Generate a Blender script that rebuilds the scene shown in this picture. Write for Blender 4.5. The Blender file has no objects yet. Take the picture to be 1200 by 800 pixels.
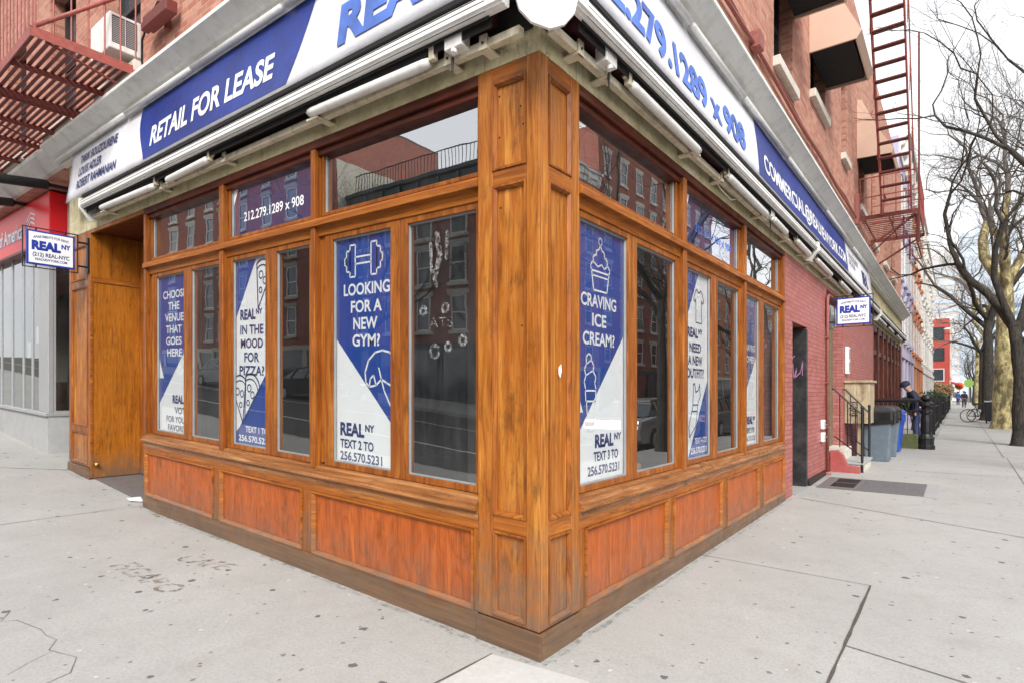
import bpy, bmesh, math, random
from mathutils import Vector, Matrix
R = math.radians
scene = bpy.context.scene
COL = scene.collection

# ------------------------------------------------------------------ camera, sky, sun, exposure
cam_d = bpy.data.cameras.new("camera")
cam = bpy.data.objects.new("camera", cam_d); COL.objects.link(cam)
cam_d.sensor_width = 36.0; cam_d.lens = 678.0 / 1200 * 36
cam_d.shift_y = 61.7 / 1200
cam_d.clip_start = 0.05; cam_d.clip_end = 3000
cam.location = (1.907, -2.722, 1.5)
cam.rotation_euler = (R(90), 0, math.atan2(.6118, .791))
scene.camera = cam

world = bpy.data.worlds.new("World"); scene.world = world
world.use_nodes = True
wn = world.node_tree; wn.nodes.clear()
sky = wn.nodes.new('ShaderNodeTexSky'); sky.sky_type = 'NISHITA'; sky.sun_disc = False
sky.sun_elevation = R(40); sky.sun_rotation = R(140)
sky.air_density = 1.0; sky.dust_density = 4.0; sky.ozone_density = 1.0
hs = wn.nodes.new('ShaderNodeHueSaturation'); hs.inputs['Saturation'].default_value = 0.16
bg = wn.nodes.new('ShaderNodeBackground'); bg.inputs['Strength'].default_value = 0.125
wo = wn.nodes.new('ShaderNodeOutputWorld')
ov = wn.nodes.new('ShaderNodeMix'); ov.data_type = 'RGBA'; ov.inputs[0].default_value = .6     # even white cloud cover over the sky
ov.inputs[7].default_value = (6.2, 6.25, 6.35, 1)
wn.links.new(sky.outputs[0], hs.inputs['Color']); wn.links.new(hs.outputs[0], ov.inputs[6]); wn.links.new(ov.outputs[2], bg.inputs[0]); wn.links.new(bg.outputs[0], wo.inputs[0])

sun_d = bpy.data.lights.new("sun", 'SUN'); sun_d.energy = 1.5; sun_d.angle = R(22); sun_d.color = (1, .96, .9)
sun = bpy.data.objects.new("sun", sun_d); COL.objects.link(sun)
# sun stands over the corner, behind the camera
az, el = R(140), R(40)
sd = Vector((math.sin(az) * math.cos(el), math.cos(az) * math.cos(el), math.sin(el)))
sun.rotation_euler = (-sd).to_track_quat('-Z', 'Y').to_euler()
scene.view_settings.view_transform = 'Standard'
scene.view_settings.look = 'None'
scene.view_settings.exposure = 1.12
scene.view_settings.gamma = 1.0
scene.cycles.max_bounces = 8
scene.cycles.transparent_max_bounces = 12
scene.cycles.caustics_reflective = False
scene.cycles.caustics_refractive = False
scene.cycles.sample_clamp_indirect = 6

# ------------------------------------------------------------------ material helpers
MATS = {}
def newmat(name):
    m = bpy.data.materials.new(name); m.use_nodes = True
    nt = m.node_tree; nt.nodes.clear(); MATS[name] = m
    return m, nt
def nd(nt, t, ins=None, **kw):
    n = nt.nodes.new(t)
    for k, v in kw.items(): setattr(n, k, v)
    if ins:
        for k, v in ins.items():
            s = n.inputs[k]
            if isinstance(v, bpy.types.NodeSocket): nt.links.new(v, s)
            else:
                if isinstance(v, tuple) and len(v) == 3 and s.type == 'RGBA': v = v + (1,)
                s.default_value = v
    return n
def mth(nt, op, a, b=None, clamp=False):
    n = nd(nt, 'ShaderNodeMath', operation=op, use_clamp=clamp)
    for i, v in enumerate((a, b)):
        if v is None: continue
        if isinstance(v, bpy.types.NodeSocket): nt.links.new(v, n.inputs[i])
        else: n.inputs[i].default_value = v
    return n.outputs[0]
def mix(nt, f, a, b, mode='MIX'):
    n = nd(nt, 'ShaderNodeMix', data_type='RGBA', blend_type=mode)
    for i, v in ((0, f), (6, a), (7, b)):
        if isinstance(v, bpy.types.NodeSocket): nt.links.new(v, n.inputs[i])
        else: n.inputs[i].default_value = (v + (1,)) if isinstance(v, tuple) and len(v) == 3 else v
    return n.outputs[2]
def ramp(nt, f, stops):
    n = nd(nt, 'ShaderNodeValToRGB', {0: f}); e = n.color_ramp.elements
    while len(e) < len(stops): e.new(.5)
    for x, (p, c) in zip(e, stops):
        x.position = p; x.color = (c + (1,)) if isinstance(c, tuple) else (c, c, c, 1)
    return n.outputs[0]
def coords(nt):
    """object coordinates laid along the facades: h along the wall, z up (courses follow the slope)"""
    tc = nd(nt, 'ShaderNodeTexCoord').outputs['Object']
    s = nd(nt, 'ShaderNodeSeparateXYZ', {0: tc})
    h = mth(nt, 'SUBTRACT', s.outputs[1], s.outputs[0])
    z = mth(nt, 'ADD', s.outputs[2], mth(nt, 'MULTIPLY', mth(nt, 'MINIMUM', s.outputs[0], 0.0), .0349))
    d = mth(nt, 'ADD', s.outputs[1], s.outputs[0])
    return tc, h, z, d
def vec(nt, x, y, z=0.0):
    return nd(nt, 'ShaderNodeCombineXYZ', {0: x, 1: y, 2: z}).outputs[0]
def noise(nt, v, scale, detail=4, rough=.55, dist=0.0):
    return nd(nt, 'ShaderNodeTexNoise', {'Vector': v, 'Scale': scale, 'Detail': detail, 'Roughness': rough, 'Distortion': dist}).outputs[0]
def finish(nt, color, rough=.5, metal=0.0, bump=None, bstr=.2, bdist=.01, coat=0.0, spec=.5):
    ins = {'Base Color': color, 'Roughness': rough, 'Metallic': metal, 'Coat Weight': coat, 'Specular IOR Level': spec}
    p = nd(nt, 'ShaderNodeBsdfPrincipled', ins)
    if bump is not None:
        b = nd(nt, 'ShaderNodeBump', {'Height': bump, 'Strength': bstr, 'Distance': bdist})
        nt.links.new(b.outputs[0], p.inputs['Normal'])
    o = nd(nt, 'ShaderNodeOutputMaterial', {0: p.outputs[0]})
    return p

def flat(name, col, rough=.5, metal=0.0, var=.15, scale=8.0, dirt=None, dscale=3.0, damount=.4, bstr=.05, spec=.5):
    m, nt = newmat(name)
    tc = nd(nt, 'ShaderNodeTexCoord').outputs['Object']
    n = noise(nt, tc, scale, 5, .6)
    dk = tuple(c * (1 - var) for c in col); lt = tuple(min(1, c * (1 + var)) for c in col)
    c = ramp(nt, n, [(.3, dk), (.7, lt)])
    if dirt:
        n2 = noise(nt, tc, dscale, 7, .7)
        f = ramp(nt, n2, [(.48, 0.0), (.72, damount)])
        c = mix(nt, f, c, dirt)
    finish(nt, c, rough, metal, n, bstr, .03 if bstr >= .25 and scale < 6 else .005, spec=spec)
    return m

def wood(name, dark, mid, light, vertical=True, figure=0.0, dirt=True, rough=.36, red=None, dirt_top=.75):
    m, nt = newmat(name)
    tc, h, z, d = coords(nt)
    rnd_ = nd(nt, 'ShaderNodeObjectInfo').outputs['Random']      # each board its own tone and figure
    h = mth(nt, 'ADD', h, mth(nt, 'MULTIPLY', rnd_, 17.3)); zg = z
    z = mth(nt, 'ADD', z, mth(nt, 'MULTIPLY', rnd_, 9.1))
    hd = mth(nt, 'ADD', h, mth(nt, 'MULTIPLY', d, .37))
    a, b = (hd, z) if vertical else (z, hd)
    wob = noise(nt, vec(nt, mth(nt, 'MULTIPLY', a, 3.0), mth(nt, 'MULTIPLY', b, .8)), 1.0, 2)
    aw = mth(nt, 'ADD', a, mth(nt, 'MULTIPLY', wob, .09))
    g1 = noise(nt, vec(nt, mth(nt, 'MULTIPLY', aw, 34), mth(nt, 'MULTIPLY', b, 1.6)), 1.0, 6, .62, .4)
    g2 = noise(nt, vec(nt, mth(nt, 'MULTIPLY', aw, 190), mth(nt, 'MULTIPLY', b, 5)), 1.0, 3, .6)
    big = noise(nt, vec(nt, mth(nt, 'MULTIPLY', a, 6), mth(nt, 'MULTIPLY', b, .9)), 1.0, 4, .6)
    c = ramp(nt, g1, [(.28, dark), (.5, mid), (.72, light)])
    if red: c = mix(nt, ramp(nt, big, [(.38, 0.0), (.66, .75)]), c, red)
    else: c = mix(nt, ramp(nt, big, [(.4, 0.0), (.7, .4)]), c, dark)
    if figure:
        cn = noise(nt, vec(nt, mth(nt, 'MULTIPLY', a, 3.4), mth(nt, 'MULTIPLY', b, .85)), 1.0, 3, .45)
        w = mth(nt, 'SINE', mth(nt, 'MULTIPLY', cn, 105.0))
        c = mix(nt, mth(nt, 'MULTIPLY', ramp(nt, w, [(.1, 0.0), (.9, 1.0)]), mth(nt, 'MULTIPLY', ramp(nt, big, [(.35, .2), (.65, 1.0)]), figure)), c, tuple(x * .55 for x in mid))
    c = mix(nt, ramp(nt, g2, [(.33, .5), (.47, 0.0)]), c, tuple(x * .3 for x in dark))
    # knots, scuffs, flaked varnish
    sc = noise(nt, vec(nt, mth(nt, 'MULTIPLY', a, 9), mth(nt, 'MULTIPLY', b, 2.2)), 1.0, 7, .75)
    c = mix(nt, ramp(nt, sc, [(.54, 0.0), (.68, .72)]), c, (.10, .038, .011))
    hl = noise(nt, vec(nt, mth(nt, 'MULTIPLY', aw, 26), mth(nt, 'MULTIPLY', b, 1.1), 7.7), 1.0, 5, .6)
    c = mix(nt, ramp(nt, hl, [(.60, 0.0), (.72, .55)]), c, tuple(min(1, x * 1.35) for x in light))
    if dirt:
        dk_ = .85 if dirt is True else dirt
        nz = noise(nt, tc, 5.5, 8, .72)
        c = mix(nt, ramp(nt, rnd_, [(0, 0.0), (1, .42)]), c, mix(nt, 1.0, c, (.62, .50, .42), 'MULTIPLY'))
        fall = nd(nt, 'ShaderNodeMapRange', {0: zg, 1: .02, 2: dirt_top, 3: .42, 4: .0}).outputs[0]
        f = ramp(nt, mth(nt, 'ADD', mth(nt, 'MULTIPLY', nz, .7), fall), [(.50, 0.0), (.80, dk_)])
        c = mix(nt, f, c, (.13, .105, .082))
    bmp = mth(nt, 'ADD', g1, mth(nt, 'MULTIPLY', g2, .5))
    rg = ramp(nt, noise(nt, tc, 7, 5), [(.3, rough - .08), (.7, rough + .16)])
    finish(nt, c, rg, 0, bmp, .22, .004, coat=.0, spec=.28)
    return m

def brick(name, c1, c2, mortar, bw=.21, bh=.067, painted=False, grime=(.06, .05, .045), gamount=.5):
    m, nt = newmat(name)
    tc, h, z, d = coords(nt)
    wv = vec(nt, mth(nt, 'ADD', h, mth(nt, 'MULTIPLY', noise(nt, tc, 9, 2), .012)), mth(nt, 'ADD', z, mth(nt, 'MULTIPLY', noise(nt, tc, 11, 2), .010)))
    b = nd(nt, 'ShaderNodeTexBrick', {'Vector': wv, 'Color1': c1, 'Color2': c2, 'Mortar': mortar, 'Scale': 1.0, 'Mortar Size': .006, 'Mortar Smooth': .3, 'Bias': 0.0, 'Brick Width': bw, 'Row Height': bh})
    c = b.outputs[0]
    n = noise(nt, tc, 14, 6, .65)
    c = mix(nt, ramp(nt, n, [(.35, .0), (.75, .45)]), c, tuple(x * .55 for x in c1))
    n2 = noise(nt, tc, 1.3, 8, .7)
    c = mix(nt, ramp(nt, n2, [(.5, 0.0), (.75, gamount)]), c, grime)
    hgt = mth(nt, 'SUBTRACT', mth(nt, 'MULTIPLY', n, .35), b.outputs[1])
    finish(nt, c, .5 if painted else .85, 0, hgt, .35 if painted else .6, .006, spec=.4)
    return m

# woods
wood('oak_pilaster', (.15, .046, .009), (.47, .170, .026), (.68, .34, .070), True, red=(.40, .12, .018), dirt_top=1.15)
wood('oak_frame', (.10, .028, .006), (.34, .108, .017), (.50, .195, .035), True, red=(.23, .062, .011))
wood('oak_rail', (.16, .045, .008), (.40, .130, .020), (.56, .225, .040), False, red=(.30, .085, .013))
wood('oak_panel', (.28, .064, .013), (.47, .108, .020), (.53, .145, .026), True, figure=.5, dirt=.5)
wood('oak_veneer', (.30, .090, .010), (.48, .165, .017), (.54, .205, .026), True, figure=.55)
wood('oak_base', (.075, .032, .013), (.19, .088, .034), (.30, .145, .055), False, dirt=.55)
wood('oak_dark', (.03, .006, .004), (.10, .02, .009), (.15, .032, .013), False, dirt=False)
wood('mahogany', (.02, .005, .004), (.09, .022, .014), (.14, .04, .025), True, dirt=False)
wood('plywood', (.34, .26, .16), (.48, .39, .26), (.58, .49, .35), True, dirt=False, rough=.6)
wood('sill_weathered', (.15, .055, .014), (.32, .125, .038), (.47, .25, .11), False, rough=.3, dirt=False)
# masonry
brick('brick_salmon', (.42, .15, .10), (.60, .31, .22), (.50, .36, .29), gamount=.3)
brick('brick_painted', (.40, .125, .112), (.49, .185, .165), (.24, .075, .068), painted=True, gamount=.3)
brick('brick_red', (.28, .075, .05), (.34, .11, .075), (.3, .22, .19), gamount=.4)
brick('brick_orange', (.58, .22, .11), (.62, .27, .15), (.5, .3, .2), gamount=.15)
brick('brick_lilac', (.50, .46, .62), (.54, .50, .66), (.5, .46, .6), painted=True, gamount=.15)
brick('brick_white', (.74, .72, .68), (.78, .76, .72), (.66, .64, .6), painted=True, gamount=.15)
brick('brick_crimson', (.55, .075, .055), (.6, .1, .075), (.45, .08, .07), painted=True, gamount=.15)
m, nt = newmat('plaster')
tc, h, z, d = coords(nt)
n1 = noise(nt, tc, 3.2, 8, .68); n2 = noise(nt, tc, 26, 5, .7)
c = ramp(nt, n1, [(.32, (.40, .345, .19)), (.5, (.60, .535, .33)), (.7, (.72, .66, .46))])
c = mix(nt, ramp(nt, n2, [(.5, 0.0), (.75, .4)]), c, (.2, .18, .12))
vo = nd(nt, 'ShaderNodeTexVoronoi', {'Vector': nd(nt, 'ShaderNodeVectorMath', {0: tc, 1: nd(nt, 'ShaderNodeTexNoise', {'Vector': tc, 'Scale': 4.0, 'Detail': 4.0}).outputs[1]}, operation='ADD').outputs[0], 'Scale': 1.3}, feature='DISTANCE_TO_EDGE').outputs[0]
crk = ramp(nt, vo, [(.0, 1.0), (.012, 0.0)])
c = mix(nt, mth(nt, 'MULTIPLY', crk, ramp(nt, n1, [(.45, 0.0), (.6, .8)])), c, (.08, .07, .05))
st = noise(nt, vec(nt, mth(nt, 'MULTIPLY', h, 11), mth(nt, 'MULTIPLY', z, 1.6)), 1, 5, .7)
c = mix(nt, ramp(nt, st, [(.58, 0.0), (.76, .7)]), c, (.09, .08, .055))
finish(nt, c, .9, 0, mth(nt, 'ADD', n1, mth(nt, 'MULTIPLY', n2, .5)), .55, .02)

m, nt = newmat('concrete')
tc = nd(nt, 'ShaderNodeTexCoord').outputs['Object']
n1 = noise(nt, tc, .8, 8, .65); n2 = noise(nt, tc, 60, 4, .75); n3 = noise(nt, tc, 6, 6, .7)
c = ramp(nt, n1, [(.3, (.36, .36, .346)), (.7, (.435, .435, .42))])
c = mix(nt, ramp(nt, n2, [(.36, .45), (.58, 0.0)]), c, (.24, .235, .225))
c = mix(nt, ramp(nt, n3, [(.52, 0.0), (.78, .45)]), c, (.29, .28, .265))
n4 = noise(nt, tc, 1.9, 7, .75)
c = mix(nt, ramp(nt, n4, [(.54, 0.0), (.7, .4)]), c, (.28, .268, .245))
bk_ = nd(nt, 'ShaderNodeTexBrick', {'Vector': tc, 'Color1': (0, 0, 0, 1), 'Color2': (1, 1, 1, 1), 'Mortar': (.5, .5, .5, 1), 'Scale': 1.0, 'Mortar Size': .0, 'Brick Width': 1.5, 'Row Height': 1.36})
c = mix(nt, mth(nt, 'MULTIPLY', bk_.outputs[0], .16), c, (.255, .25, .24))
n5 = noise(nt, tc, .45, 4, .6)
c = mix(nt, ramp(nt, n5, [(.5, 0.0), (.68, .35)]), c, (.30, .297, .285))
def gum(scale, thr, rnd, colr, amt):
    global c
    dv = nd(nt, 'ShaderNodeVectorMath', {0: tc, 1: nd(nt, 'ShaderNodeVectorMath', {0: nd(nt, 'ShaderNodeTexNoise', {'Vector': tc, 'Scale': 40.0}).outputs[1], 1: (.035, .035, 0)}, operation='MULTIPLY').outputs[0]}, operation='ADD').outputs[0]
    v = nd(nt, 'ShaderNodeTexVoronoi', {'Vector': dv, 'Scale': scale}, voronoi_dimensions='2D')
    sel = mth(nt, 'GREATER_THAN', nd(nt, 'ShaderNodeSeparateColor', {0: v.outputs[1]}).outputs[0], rnd)
    sz = mth(nt, 'MULTIPLY', nd(nt, 'ShaderNodeSeparateColor', {0: v.outputs[1]}).outputs[1], thr)
    f = mth(nt, 'MULTIPLY', mth(nt, 'LESS_THAN', v.outputs[0], sz), sel)
    c = mix(nt, mth(nt, 'MULTIPLY', f, amt), c, colr)
gum(3.0, .085, .55, (.075, .075, .078), .85)
gum(9.0, .14, .82, (.12, .118, .115), .75)
gum(5.0, .07, .85, (.62, .61, .58), .6)
finish(nt, c, .82, 0, mth(nt, 'ADD', n2, n3), .3, .004, spec=.35)
flat('concrete_new', (.47, .47, .455), .85, var=.08, scale=30, dirt=(.40, .39, .37), dscale=4, damount=.5)
flat('joint_dirt', (.085, .075, .062), .95, var=.4, scale=60)
flat('joint_fine', (.17, .165, .155), .95, var=.25, scale=40)
flat('asphalt', (.055, .055, .057), .9, var=.3, scale=60, dirt=(.10, .10, .10), dscale=1.0, damount=.5)
flat('road_paint', (.6, .6, .57), .7, var=.2, scale=30, dirt=(.2, .2, .2), dscale=9, damount=.7)
flat('granite_curb', (.33, .32, .31), .8, var=.25, scale=40)
flat('steel_plate', (.21, .21, .22), .55, .5, var=.25, scale=40, dirt=(.16, .11, .08), dscale=6, damount=.5)
flat('steel_bright', (.5, .5, .5), .5, .6, var=.15, scale=30)
# metals and paints
flat('white_enamel', (.84, .84, .82), .32, var=.04, scale=12, dirt=(.45, .42, .36), dscale=7, damount=.4)
flat('cream_enamel', (.70, .64, .49), .5, var=.1, scale=14, dirt=(.25, .21, .14), dscale=9, damount=.7)
flat('cornice_paint', (.78, .78, .745), .5, var=.05, scale=3, dirt=(.36, .35, .32), dscale=6, damount=.5)
flat('white_sheet', (.86, .86, .86), .5, var=.02, scale=5)
flat('red_iron', (.155, .028, .022), .55, var=.22, scale=25, dirt=(.09, .03, .025), dscale=12, damount=.6)
flat('red_iron_pale', (.33, .085, .068), .55, var=.2, scale=25, dirt=(.16, .05, .04), dscale=10, damount=.6)
flat('black_iron', (.016, .016, .018), .4, .2, var=.4, scale=30)
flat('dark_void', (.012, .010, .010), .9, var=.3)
flat('awning_fabric', (.05, .006, .008), .85, var=.3, scale=20)
flat('grey_metal', (.42, .43, .44), .4, .3, var=.05)
flat('grey_paint', (.40, .405, .41), .6, var=.06, dirt=(.26, .26, .255), dscale=3, damount=.4)
flat('bank_red', (.80, .012, .020), .35, var=.05)
flat('bank_red_dark', (.16, .008, .012), .4, var=.1)
flat('sign_white', (.84, .85, .87), .4, var=.02)
flat('sign_blue', (.010, .035, .32), .4, var=.05)
flat('emblem_blue', (.06, .16, .52), .4, var=.03)
flat('ink_navy', (.014, .026, .15), .55, var=.1)
flat('ink_grey', (.07, .08, .13), .55, var=.1)
flat('vinyl_white', (.90, .92, .94), .55, var=.03, scale=4, bstr=.25)
flat('vinyl_blue', (.012, .060, .32), .45, var=.12, scale=2.5, bstr=.25)
flat('vinyl_blue_pale', (.10, .14, .30), .5, var=.12, scale=2.5)
flat('banner_blue', (.007, .028, .22), .45, var=.3, scale=2, bstr=.5)
flat('banner_letter_blue', (.07, .16, .55), .5, var=.4, scale=3)
flat('letter_white', (.86, .87, .9), .5, var=.02)
flat('banner_white', (.78, .78, .83), .6, var=.07, scale=2.5, bstr=.5, dirt=(.6, .6, .64), dscale=1.5, damount=.5)
flat('peach_panel', (.62, .44, .34), .7, var=.05, dirt=(.45, .3, .22), dscale=2, damount=.3)
flat('limestone', (.62, .59, .52), .8, var=.1, dirt=(.3, .28, .24), dscale=5, damount=.5)
flat('rust_pipe', (.27, .09, .075), .6, var=.3, scale=30)
flat('window_frame_dark', (.03, .03, .032), .5, var=.2)
flat('window_frame_white', (.68, .67, .64), .5, var=.08)
flat('brass', (.6, .42, .13), .3, .9, var=.15)
flat('olive_paint', (.16, .14, .085), .5, var=.15, dirt=(.07, .06, .04), dscale=6, damount=.6)
flat('door_steel', (.035, .033, .036), .45, .3, var=.35, scale=6, dirt=(.10, .09, .085), dscale=3, damount=.6)
flat('red_stoop', (.38, .07, .065), .7, var=.15, dirt=(.22, .14, .12), dscale=9, damount=.6)
flat('bluestone', (.33, .345, .34), .8, var=.12)
flat('bin_grey', (.115, .15, .185), .5, var=.08, dirt=(.22, .23, .24), dscale=8, damount=.3)
flat('bin_black', (.018, .019, .021), .42, var=.2)
flat('bin_blue', (.02, .075, .42), .45, var=.1)
flat('bag_black', (.01, .01, .011), .25, var=.3)
flat('paper', (.82, .82, .8), .7, var=.03)
flat('moss', (.085, .10, .035), .95, var=.35, scale=22, dirt=(.13, .12, .09), dscale=7, damount=.7)
flat('jacket_navy', (.014, .017, .045), .8, var=.3, scale=20)
flat('jeans', (.03, .045, .12), .85, var=.3, scale=20)
flat('skin', (.42, .24, .17), .5, var=.08)
flat('cap_navy', (.012, .016, .04), .8, var=.2)
flat('shoe', (.02, .02, .02), .6)
flat('rubber', (.018, .018, .018), .85, var=.2)
m, nt = newmat('bark_dark')
tc = nd(nt, 'ShaderNodeTexCoord').outputs['Object']
sv = nd(nt, 'ShaderNodeMapping', {0: tc, 'Scale': (1, 1, .16)}).outputs[0]
n1 = noise(nt, sv, 26, 6, .7, .6); n2 = noise(nt, tc, 5, 5, .65)
c = ramp(nt, n1, [(.35, (.014, .012, .010)), (.52, (.05, .043, .036)), (.7, (.10, .09, .075))])
c = mix(nt, ramp(nt, n2, [(.52, 0.0), (.75, .6)]), c, (.085, .085, .055))
finish(nt, c, .95, 0, n1, .9, .03)
flat('bark_grey', (.15, .135, .12), .95, var=.4, scale=14, bstr=.5)
flat('hedge_dry', (.22, .15, .075), .95, var=.45, scale=5)
flat('hedge_green', (.035, .055, .025), .9, var=.5, scale=6)
flat('car_silver', (.42, .42, .42), .25, .6, var=.03)
flat('car_dark', (.02, .022, .026), .25, .2, var=.1)
flat('car_white', (.7, .7, .7), .3, 0, var=.03)
flat('stucco_beige', (.42, .40, .33), .9, var=.08, scale=2, dirt=(.3, .28, .24), dscale=1, damount=.4)
flat('roof_dark', (.05, .05, .055), .8, var=.2)
flat('cornice_dark', (.035, .045, .045), .6, var=.25)
flat('tower_pale', (.55, .62, .70), .5, var=.06, scale=.02)  # distance haze is put into this pale colour, no air is modelled
flat('tower_blue', (.22, .36, .58), .35, var=.15, scale=.03)
flat('tower_grey', (.56, .54, .53), .6, var=.08, scale=.03)
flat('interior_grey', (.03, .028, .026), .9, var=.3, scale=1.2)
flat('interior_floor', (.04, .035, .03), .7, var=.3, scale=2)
flat('carton', (.30, .19, .10), .8, var=.15)
flat('interior_cream', (.24, .225, .18), .8, var=.05)
flat('interior_yellow', (.62, .47, .10), .6, var=.08)
flat('interior_brown', (.10, .05, .03), .6, var=.3)
flat('lens_red', (.4, .01, .01), .3)
flat('sign_green', (.22, .42, .08), .5)
flat('sign_orange', (.8, .25, .03), .5)
flat('shop_blue', (.03, .11, .42), .6)
flat('scribble_black', (.015, .015, .015), .7)
flat('scribble_pink', (.45, .20, .36), .6)

# plane-tree bark: olive and cream patches
m, nt = newmat('bark_plane')
tc = nd(nt, 'ShaderNodeTexCoord').outputs['Object']
sv = nd(nt, 'ShaderNodeMapping', {0: tc, 'Scale': (1, 1, .45)}).outputs[0]
n1 = noise(nt, sv, 4.5, 5, .65, .5); n2 = noise(nt, sv, 9, 4, .6)
c = ramp(nt, n1, [(.40, (.12, .095, .045)), (.47, (.26, .22, .11)), (.56, (.50, .42, .19)), (.66, (.62, .55, .30))])
c = mix(nt, ramp(nt, n2, [(.52, 0.0), (.6, .7)]), c, (.15, .13, .075))
finish(nt, c, .9, 0, n2, .4, .02)

# glass: clear, partly reflecting, with a film of street dust
def glass(name, base, ior, tint, dust, dscale=2.2, wav=.02):
    m, nt = newmat(name)
    tc, h, z, d = coords(nt)
    bf = nd(nt, 'ShaderNodeNewGeometry').outputs['Backfacing']     # the sheet reflects alike from both sides
    iv = mth(nt, 'ADD', ior, mth(nt, 'MULTIPLY', bf, 1 / ior - ior))
    fr = nd(nt, 'ShaderNodeFresnel', {'IOR': iv}).outputs[0]
    f = mth(nt, 'ADD', fr, base, True)
    tr = nd(nt, 'ShaderNodeBsdfTransparent', {0: tint}).outputs[0]
    bmp = nd(nt, 'ShaderNodeBump', {'Height': noise(nt, tc, 1.7, 2, .5), 'Strength': wav, 'Distance': .05}).outputs[0]
    gl = nd(nt, 'ShaderNodeBsdfGlossy', {'Color': (.93, .95, .97), 'Roughness': .008, 'Normal': bmp}).outputs[0]
    s = nd(nt, 'ShaderNodeMixShader', {0: f, 1: tr, 2: gl}).outputs[0]
    if dust:
        df = nd(nt, 'ShaderNodeBsdfDiffuse', {0: (.62, .66, .70)}).outputs[0]
        n1 = noise(nt, tc, dscale, 8, .7)
        n2 = noise(nt, vec(nt, mth(nt, 'MULTIPLY', h, 16), mth(nt, 'MULTIPLY', z, 1.1)), 1, 5, .7)
        k = mth(nt, 'MULTIPLY', ramp(nt, mth(nt, 'ADD', mth(nt, 'MULTIPLY', n1, .6), mth(nt, 'MULTIPLY', n2, .4)), [(.40, .12), (.7, 1.0)]), dust)
        s = nd(nt, 'ShaderNodeMixShader', {0: k, 1: s, 2: df}).outputs[0]
    nd(nt, 'ShaderNodeOutputMaterial', {0: s})
    return m
glass('glass_shop', .13, 1.65, (.95, .97, .97), .018)
glass('glass_fanlight', .42, 1.6, (.95, .97, .97), .02)
glass('glass_dusty', .14, 1.65, (.9, .92, .93), .06)
glass('glass_plain', .10, 1.6, (.55, .58, .6), .04)
flat('glass_far', (.035, .045, .055), .08, var=.3, scale=1.5, spec=.9, bstr=0.0)
flat('pane_edge', (.22, .24, .25), .3)

# worn lettering pressed in the pavement
m, nt = newmat('worn_stamp')
tc = nd(nt, 'ShaderNodeTexCoord').outputs['Object']
df = nd(nt, 'ShaderNodeBsdfDiffuse', {0: ramp(nt, noise(nt, tc, 8, 3), [(.4, (.10, .095, .09)), (.6, (.24, .17, .12))])}).outputs[0]
tr = nd(nt, 'ShaderNodeBsdfTransparent').outputs[0]
k = ramp(nt, noise(nt, tc, 13, 6, .75), [(.45, 0.0), (.62, .8)])
s = nd(nt, 'ShaderNodeMixShader', {0: k, 1: tr, 2: df}).outputs[0]
nd(nt, 'ShaderNodeOutputMaterial', {0: s})
m, nt = newmat('grime')
tc = nd(nt, 'ShaderNodeTexCoord').outputs['Object']
df = nd(nt, 'ShaderNodeBsdfDiffuse', {0: (.07, .062, .052)}).outputs[0]
tr = nd(nt, 'ShaderNodeBsdfTransparent').outputs[0]
k = ramp(nt, noise(nt, tc, 16, 8, .78), [(.46, 0.0), (.70, .5)])
s = nd(nt, 'ShaderNodeMixShader', {0: k, 1: tr, 2: df}).outputs[0]
nd(nt, 'ShaderNodeOutputMaterial', {0: s})
# finger marks and a painted dim reflection on the glass
m, nt = newmat('smudge_reflection')
tc = nd(nt, 'ShaderNodeTexCoord').outputs['Object']
df = nd(nt, 'ShaderNodeBsdfDiffuse', {0: (.75, .78, .8)}).outputs[0]
tr = nd(nt, 'ShaderNodeBsdfTransparent').outputs[0]
k = ramp(nt, noise(nt, tc, 45, 6, .8), [(.45, 0.0), (.7, .6)])
s = nd(nt, 'ShaderNodeMixShader', {0: k, 1: tr, 2: df}).outputs[0]
nd(nt, 'ShaderNodeOutputMaterial', {0: s})
M = MATS

# ------------------------------------------------------------------ geometry helpers
S = .0349                                   # the left street climbs 2 degrees
def TL(u, w, z): return Vector((-u, -w, z + S * u))      # left front: u away from the corner, w out, z up
def TR(v, w, z): return Vector((w, v, z))                # right front
def TW(x, y, z): return Vector((x, y, z))
def gz(x, y):
    g = -.025
    if x < 0 and y < 1.2: g += S * -x + max(0, -x - 5.3) * .048
    if x > -.6: g += .0106 * min(max(y, 0), 9)
    return g

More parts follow.
